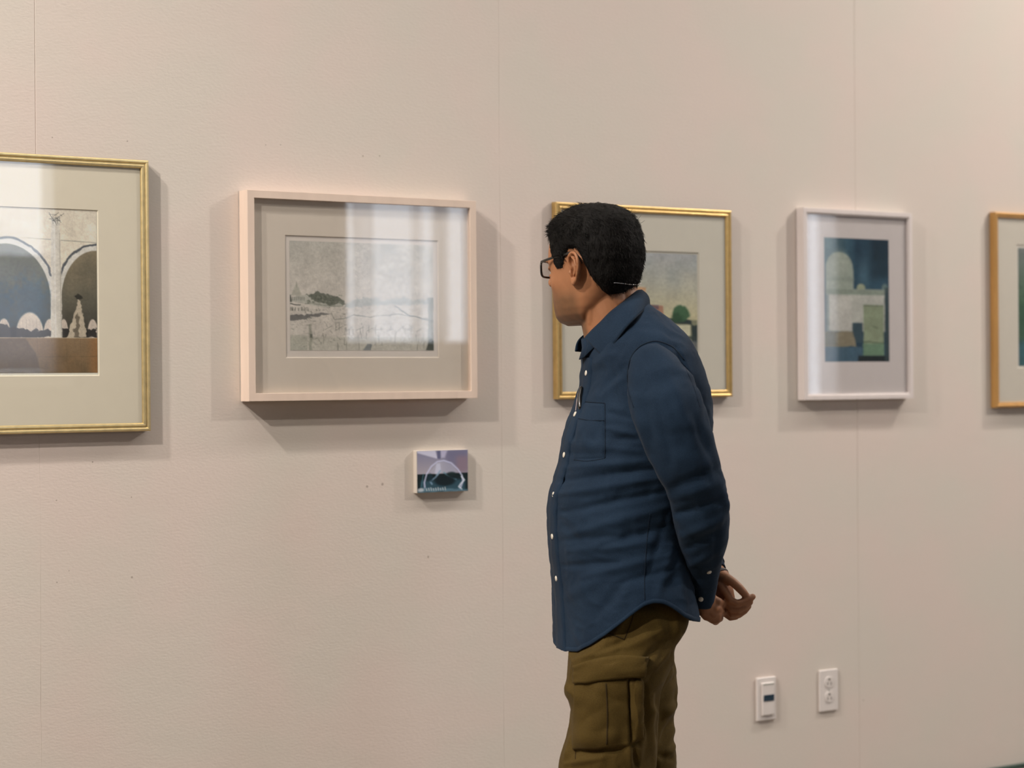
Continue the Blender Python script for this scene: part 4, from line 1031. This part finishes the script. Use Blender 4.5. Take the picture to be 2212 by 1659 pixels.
def strands(num, lmin, lmax, seed):
    r_ = random.Random(seed); m = MB(); V = []; F = []
    for q in range(num):
        i, k = keys[r_.randrange(len(keys))]; p, n_, mm, th, z = HP[(i, k)]
        d = abs(math.degrees(((th+PI) % (2*PI))-PI)); side = 1 if math.sin(th) > 0 else -1
        if i < 22 and r_.random() < .75: continue
        up = float(sstep(.05, .11, z))
        flow = HLd(0, -.75, -.55)*(1-up) + HLd(.25*side, .65, -.05)*up
        if d > 110: flow = HLd(-.10*side, -.15, -1.0)*(1-up)+HLd(0, -.7, -.55)*up
        if d < 50 and z > .06: flow = HLd(.35*side, .45, -.35)
        d0 = n_*(.16+.28*r_.random()*(1 if z > .03 else .3))+flow*(.9)+np.array([r_.uniform(-.3, .3) for _ in range(3)])
        d0 /= np.linalg.norm(d0); d1 = d0-n_*.35; d1 /= np.linalg.norm(d1)
        Ln = r_.uniform(lmin, lmax)*(1.0 if z > .02 else .62); w0 = .00042*r_.uniform(.7, 1.3)
        p0 = p-n_*.0015+hv(r_.uniform(-.002, .002), r_.uniform(-.002, .002), r_.uniform(-.002, .002)); p1 = p0+d0*Ln*.5; p2 = p1+d1*Ln*.5
        a = np.cross(d0, n_); a /= (np.linalg.norm(a)+1e-9); b = np.cross(d0, a); base_ = len(V)
        for pp, w_ in ((p0, w0), (p1, w0*.75)):
            V += [pp+a*w_, pp-a*w_*.5+b*w_*.87, pp-a*w_*.5-b*w_*.87]
        V.append(p2)
        for e in range(3):
            g = (e+1) % 3; F.append((base_+e, base_+g, base_+3+g, base_+3+e)); F.append((base_+3+e, base_+3+g, base_+6))
    return V, F
V, F = strands(17000, .007, .014, 4)
obj('hair_strands', V, F, mStrand, hair, fix=False)
m = MB()                                            # the few loose hairs that stick out at the crown
for (pts, ) in (([(1362, 478, 0), (1375, 476, 0), (1385, 465, 0)],), ([(1368, 484, .0), (1384, 482, 0), (1393, 476, 0)],), ([(1355, 470, 0), (1366, 464, 0), (1380, 461, 0)],),
                ([(1348, 462, 0), (1356, 455, .0), (1358, 448, 0)],), ([(1352, 466, 0), (1362, 458, .0), (1366, 452, 0)],), ([(1366, 480, 0), (1372, 474, .0), (1372, 468, 0)],)):
    S = spline(pts, 9); m.tube([P(*q) for q in S], list(np.linspace(.00050, .00018, 9)), 5)
obj('loose_hairs', m.v, m.f, mStrand, hair, fix=False)

# ---- glasses
gl = bpy.data.objects.new('glasses', None); C.objects.link(gl); gl.parent = man; gl.location = Vector(HL(0, .10, 0))-Vector(base)
gl['label'] = 'black rectangular glasses'
for s in (-1, 1):
    cxg, czg, wg, hg = .0345, .0105, .0255, .0165
    loop = []
    for k in range(40):
        a = 2*PI*k/40; c, sn = math.cos(a), math.sin(a)
        lx = cxg+wg*math.copysign(abs(c)**.5, c); lz = czg+hg*math.copysign(abs(sn)**.55, sn)
        loop.append(HL(s*lx, 1.0*(.1045-.011*(lx/.06)**2), lz))
    m = MB(); m.tube(loop+[loop[0], loop[1]], .0024, 8, cap=False); obj('rim', m.v, m.f, mBlackFrame, gl)
    m = MB(); n0 = len(loop); off_ = HLd(0, -.0012, 0); m.rings([[p+off_*.4 for p in loop], [p-off_*.4 for p in loop]], True, True); obj('lens', m.v, m.f, mGlass, gl, smooth=False)
    m = MB(); S = spline([(.0605, .0935, .0235), (.0680, .084, .0245), (.0770, .050, .0285), (.0800, .015, .032), (.0815, -.010, .0345), (.084, -.024, .026), (.084, -.034, .010)], 30)
    R = []
    for i, q in enumerate(S):
        c = HL(s*q[0], q[1], q[2]); hh = .0026 if i < 22 else .0018
        R.append([c+HLd(.0010*a, 0, hh*b) for a, b in ((1, .6), (.6, 1), (-.6, 1), (-1, .6), (-1, -.6), (-.6, -1), (.6, -1), (1, -.6))])
    m.rings(R, True, True); obj('temple', m.v, m.f, mBlackFrame, gl)
m = MB(); m.tube([HL(-.010, .1045, .014), HL(0, .1075, .016), HL(.010, .1045, .014)], .0015, 8, round_ends=True); obj('bridge', m.v, m.f, mBlackFrame, gl)
# thin silver wire across the nape
m = MB(); S = spline([(1326, 610, -.040), (1332, 610, -.060), (1348, 612, -.058), (1365, 614, -.044), (1380, 613.5, -.020), (1386, 612, .004)], 40)
wire = []
for a, b, c in S:
    p, nn = hit(BV_H, a, b); wire.append(p+nn*.0016 if p is not None else P(a, b, c))
m = MB()
for i in range(0, 38, 2): m.tube(wire[i:i+2], .0010 if i % 4 else .0014, 8, round_ends=True)
obj('nape_wire', m.v, m.f, mSilver, man, label='thin silver wire lying across the hair at the nape')
# wristband on the far wrist
m = MB(); a0 = P(1550, 1244, .029); a1_ = P(1554, 1249, .0245); m.tube([a0, a0*.5+a1_*.5, a1_], [.0230, .0242, .0232], 28, cap=False)
wb = obj('wristband', m.v, m.f, mBand, man, label='dark woven wristband'); q = wb.modifiers.new('t', 'SOLIDIFY'); q.thickness = .002

# ---- trousers
def leg(rows, n=90, seg=56):
    S = spline(rows, n); R = []
    for y, l, r, dc, hd in S:
        c = P((l+r)/2, y, dc); hw = (r-l)/2*K; row = []
        for k in range(seg):
            a = 2*PI*k/seg; c_, s2 = math.cos(a), math.sin(a)
            row.append(c+RT*hw*math.copysign(abs(c_)**.88, c_)+FW*hd*math.copysign(abs(s2)**.88, s2))
        R.append(row)
    m = MB(); m.rings(R, True, True); return m
near = [(1262, 1262, 1470, -.050, .085), (1300, 1262, 1490, -.062, .100), (1325, 1258, 1486, -.068, .104), (1349, 1246, 1480, -.074, .106), (1378, 1234, 1466, -.083, .106), (1395, 1232, 1457, -.087, .106), (1425, 1233, 1451, -.094, .108), (1445, 1232, 1443, -.096, .106), (1467, 1229, 1432, -.097, .104),
        (1492, 1221, 1423, -.098, .102), (1515, 1228, 1420, -.098, .100), (1545, 1233, 1417, -.098, .099), (1597, 1228, 1413, -.098, .098), (1626, 1219, 1412, -.098, .098), (1659, 1211, 1411, -.097, .097),
        (1750, 1206, 1398, -.095, .092), (1900, 1215, 1384, -.092, .088), (2050, 1224, 1374, -.090, .085), (2172, 1222, 1372, -.089, .084)]
far = [(1262, 1268, 1468, .050, .085), (1300, 1268, 1486, .062, .098), (1349, 1256, 1476, .074, .104), (1395, 1252, 1455, .086, .106), (1425, 1262, 1456, .090, .102), (1452, 1270, 1461, .092, .100), (1475, 1274, 1463, .092, .098),
       (1500, 1277, 1461, .092, .096), (1524, 1279, 1459, .092, .095), (1548, 1281, 1454, .092, .094), (1573, 1281, 1457, .092, .094), (1601, 1281, 1453, .092, .093), (1626, 1284, 1461, .092, .093), (1659, 1286, 1462, .091, .092),
       (1750, 1290, 1458, .090, .088), (1900, 1300, 1452, .088, .085), (2050, 1308, 1448, .087, .083), (2172, 1306, 1446, .086, .082)]
tr = MB(); a_ = leg(near); b_ = leg(far); tr.add(a_.v, a_.f); tr.add(b_.v, b_.f)
tr.tube([P(1356, 1250, 0), P(1358, 1300, 0), P(1350, 1370, 0)], [.09, .09, .08], 40, round_ends=True)
raw = mesh_from('t_raw', tr.v, tr.f, fix=True); ob = bpy.data.objects.new('t_raw', raw); C.objects.link(ob)
rm = ob.modifiers.new('remesh', 'REMESH'); rm.mode = 'VOXEL'; rm.voxel_size = .0038; rm.use_smooth_shade = True
sm = ob.modifiers.new('smooth', 'SMOOTH'); sm.factor = .5; sm.iterations = 6
dgp = bpy.context.evaluated_depsgraph_get(); me = bpy.data.meshes.new_from_object(ob.evaluated_get(dgp)); bpy.data.objects.remove(ob)
nv = len(me.vertices); V = np.zeros(nv*3); me.vertices.foreach_get('co', V); V = V.reshape(-1, 3)
Nn = np.array([tuple(v.normal) for v in me.vertices])
PF = [(1290, 1412, 1350, 1384, 7, -4), (1262, 1420, 1345, 1396, 8, 3.5), (1350, 1400, 1430, 1360, 10, 3), (1380, 1440, 1440, 1380, 9, -4.0), (1398, 1470, 1452, 1400, 8, 4.5), (1384, 1500, 1430, 1420, 7, -3),
      (1408, 1500, 1412, 1659, 6, 3.0), (1392, 1480, 1396, 1600, 6, -5), (1378, 1470, 1384, 1560, 7, 6), (1366, 1560, 1380, 1610, 7, -5), (1385, 1560, 1396, 1600, 5, 4), (1355, 1600, 1362, 1659, 7, 5), (1368, 1620, 1376, 1659, 6, -5),
      (1240, 1625, 1340, 1618, 8, -4), (1222, 1650, 1300, 1636, 8, 4), (1232, 1590, 1222, 1640, 6, 4), (1300, 1440, 1340, 1430, 6, -2.5), (1250, 1560, 1300, 1530, 12, -2.5), (1250, 1600, 1330, 1585, 12, 3),
      (1430, 1500, 1458, 1460, 8, -4), (1432, 1550, 1456, 1520, 9, 5), (1428, 1600, 1452, 1560, 8, -5), (1436, 1640, 1458, 1600, 8, 5), (1420, 1630, 1450, 1640, 8, -4), (1222, 1480, 1238, 1500, 7, 3), (1330, 1370, 1365, 1318, 6, 2.5)]
V = disp(V, Nn, PF, .0042, 13, 21, True, (1, 1, .8))
for i_ in np.where(V[:, 2] > float(P(1300, 1410)[2]))[0]:
    loc, nr, fi, dd = BV_T.find_nearest(Vector(V[i_]), .09)
    if loc is None: continue
    j_ = fi % NT; out = TN[min((fi//NT), 188)*NT+j_]; loc = np.array(loc); sd = float((V[i_]-loc)@out)
    hz_ = float(TV2[189*NT+j_][2])
    lim = -.007
    if V[i_][2] < hz_: lim = -.007+ (hz_-V[i_][2])*1.6
    if sd > lim: V[i_] = V[i_]-out*(sd-lim)
me.vertices.foreach_set('co', V.ravel()); me.update()
BV_P = BVHTree.FromPolygons([Vector(v) for v in V], [tuple(p.vertices) for p in me.polygons])
pants = link('trousers', me, mPants, man)
def cv(a): return lambda u, v: np.array([0, -a*math.sin(PI*u)*(1-v)])
cp, _ = patch('cargo_pocket', BV_P, mPants, [(1242, 1470), (1358, 1462), (1362, 1612), (1236, 1622)], 30, 34, .006, man, bulge=.010, seed=2)
patch('pocket_flap', BV_P, mPants, [(1243, 1436), (1404, 1420), (1390, 1461), (1244, 1482)], 36, 12, .013, man, curve=cv(12), bulge=.004, seed=5)
patch('pocket_side', BV_P, mPants, [(1358, 1468), (1386, 1462), (1392, 1596), (1362, 1608)], 12, 26, .006, man, bulge=.012, seed=9)
cpb = BVHTree.FromPolygons([v.co+Vector(base) for v in cp.data.vertices], [tuple(p.vertices) for p in cp.data.polygons])
seam('pocket_pleat', cpb, [(1309, 1476), (1312, 1540), (1311, 1608)], .0018, mPSeam, cp, off=-.0004)
seam('hip_pocket_seam', BV_P, [(1372, 1316), (1361, 1352), (1349, 1380)], .0012, mPSeam, pants, off=.0002)
seam('hip_pocket_seam', BV_P, [(1306, 1350), (1312, 1366), (1330, 1374), (1349, 1381)], .0012, mPSeam, pants, off=.0002)
seam('leg_seam', BV_P, [(1246, 1490), (1245, 1560), (1243, 1640)], .0009, mPSeam, pants, off=.0002)
# shoes
for cx, d in ((1297, -.088), (1373, .085)):
    c = P(cx, 2150, d); c[2] = 0; R = []
    for t in np.linspace(0, 1, 16):
        x = .075-.30*t; wd_ = .034+.018*math.sin(PI*min(1, t*1.05))**.7-.010*(t < .3); hh = float(np.interp(t, [0, .1, .35, .6, 1], [.05, .095, .10, .06, .034]))
        R.append([c+RT*x+FW*wd_*a+UP*max(0.0, hh*b) for a, b in ((1, 0), (1.05, .25), (.85, .75), (.4, 1), (-.4, 1), (-.85, .75), (-1.05, .25), (-1, 0))])
    m = MB(); m.rings(R, True, True); o = obj('shoe', m.v, m.f, mShoe, man); q = o.modifiers.new('s', 'SUBSURF'); q.levels = q.render_levels = 1

# ---- pen in the pocket
p0, n0 = hit(BV_T, 1262, 840); p1, n1 = hit(BV_T, 1256, 880)
pen = thing('pen', p0, 'dark pen with a pale clip standing in the shirt chest pocket of the man', 'pen')
m = MB(); m.tube([p0+n0*.0065, p0*.5+p1*.5+n0*.0065, p1+n1*.002], [.0046, .0056, .0056], 14, round_ends=True); obj('barrel', m.v, m.f, mBlackFrame, pen)
e0, en = hit(BV_T, 1254.5, 852); e1, en1 = hit(BV_T, 1248, 889)
m = MB(); m.tube([e0+en*.006, e0*.5+e1*.5+en*.006, e1+en1*.005], .0008, 8, round_ends=True); obj('clip', m.v, m.f, mat('pale_metal_clip', (.45, .36, .34), .4, .0, noise=(30, .05)), pen)


# ------------------------------------------------------------------ light
def lamp(loc, tgt, e, size, col, blend=1.0, ang=84):
    l = bpy.data.lights.new('track_light', 'SPOT'); l.energy = e; l.color = col; l.shadow_soft_size = size; l.spot_size = math.radians(ang); l.spot_blend = blend
    o = bpy.data.objects.new('track_light', l); C.objects.link(o); o.location = loc
    o.rotation_euler = (Vector(tgt)-Vector(loc)).to_track_quat('-Z', 'Y').to_euler(); return o
WARM = (1.0, .91, .83)
LAMPS = [((-.9, -1.15, 4.5), (2.6, 0, -1.3), 540), ((6.6, -1.15, 4.5), (4.3, 0, .2), 290),
         ((-2.0, -2.3, 4.5), (2.2, 0, -1.5), 800), ((7.6, -3.1, 4.5), (3.4, 0, -.4), 470)]
for loc, t, e in LAMPS: lamp(loc, t, e, .08, WARM)
def area(name, loc, rot, sx, sy, e, col):
    l = bpy.data.lights.new(name, 'AREA'); l.shape = 'RECTANGLE'; l.size = sx; l.size_y = sy; l.energy = e; l.color = col
    o = bpy.data.objects.new(name, l); C.objects.link(o); o.location = loc; o.rotation_euler = rot; return o
area('ceiling_panel_light', (3.2, -1.35, ZC-.03), (0, 0, 0), 6.5, .4, 66, (1.0, .94, .87))  # unseen fill added overhead to brighten the shoulders and the wall
for (a, b_), WZ0 in zip(wins, SILL):
    l = bpy.data.lights.new('window_portal', 'AREA'); l.shape = 'RECTANGLE'; l.size = b_-a; l.size_y = WZ1-WZ0; l.cycles.is_portal = True
    o = bpy.data.objects.new('window_portal', l); C.objects.link(o); o.location = ((a+b_)/2, YB-.22, (WZ0+WZ1)/2); o.rotation_euler = (PI/2, 0, 0)
wd = bpy.data.worlds.new('daylight'); SC.world = wd; wd.use_nodes = True
bg = wd.node_tree.nodes['Background']; bg.inputs['Color'].default_value = (.86, .91, 1.0, 1); bg.inputs['Strength'].default_value = 4.8

SC.view_settings.view_transform = 'Standard'; SC.view_settings.look = 'None'; SC.view_settings.gamma = 1; SC.view_settings.exposure = 0
SC.view_settings.use_curve_mapping = False
SC.cycles.use_denoising = True
SC.cycles.max_bounces = 8; SC.cycles.transparent_max_bounces = 12
SC.cycles.caustics_reflective = False; SC.cycles.caustics_refractive = False
SC.cycles.sample_clamp_indirect = 6
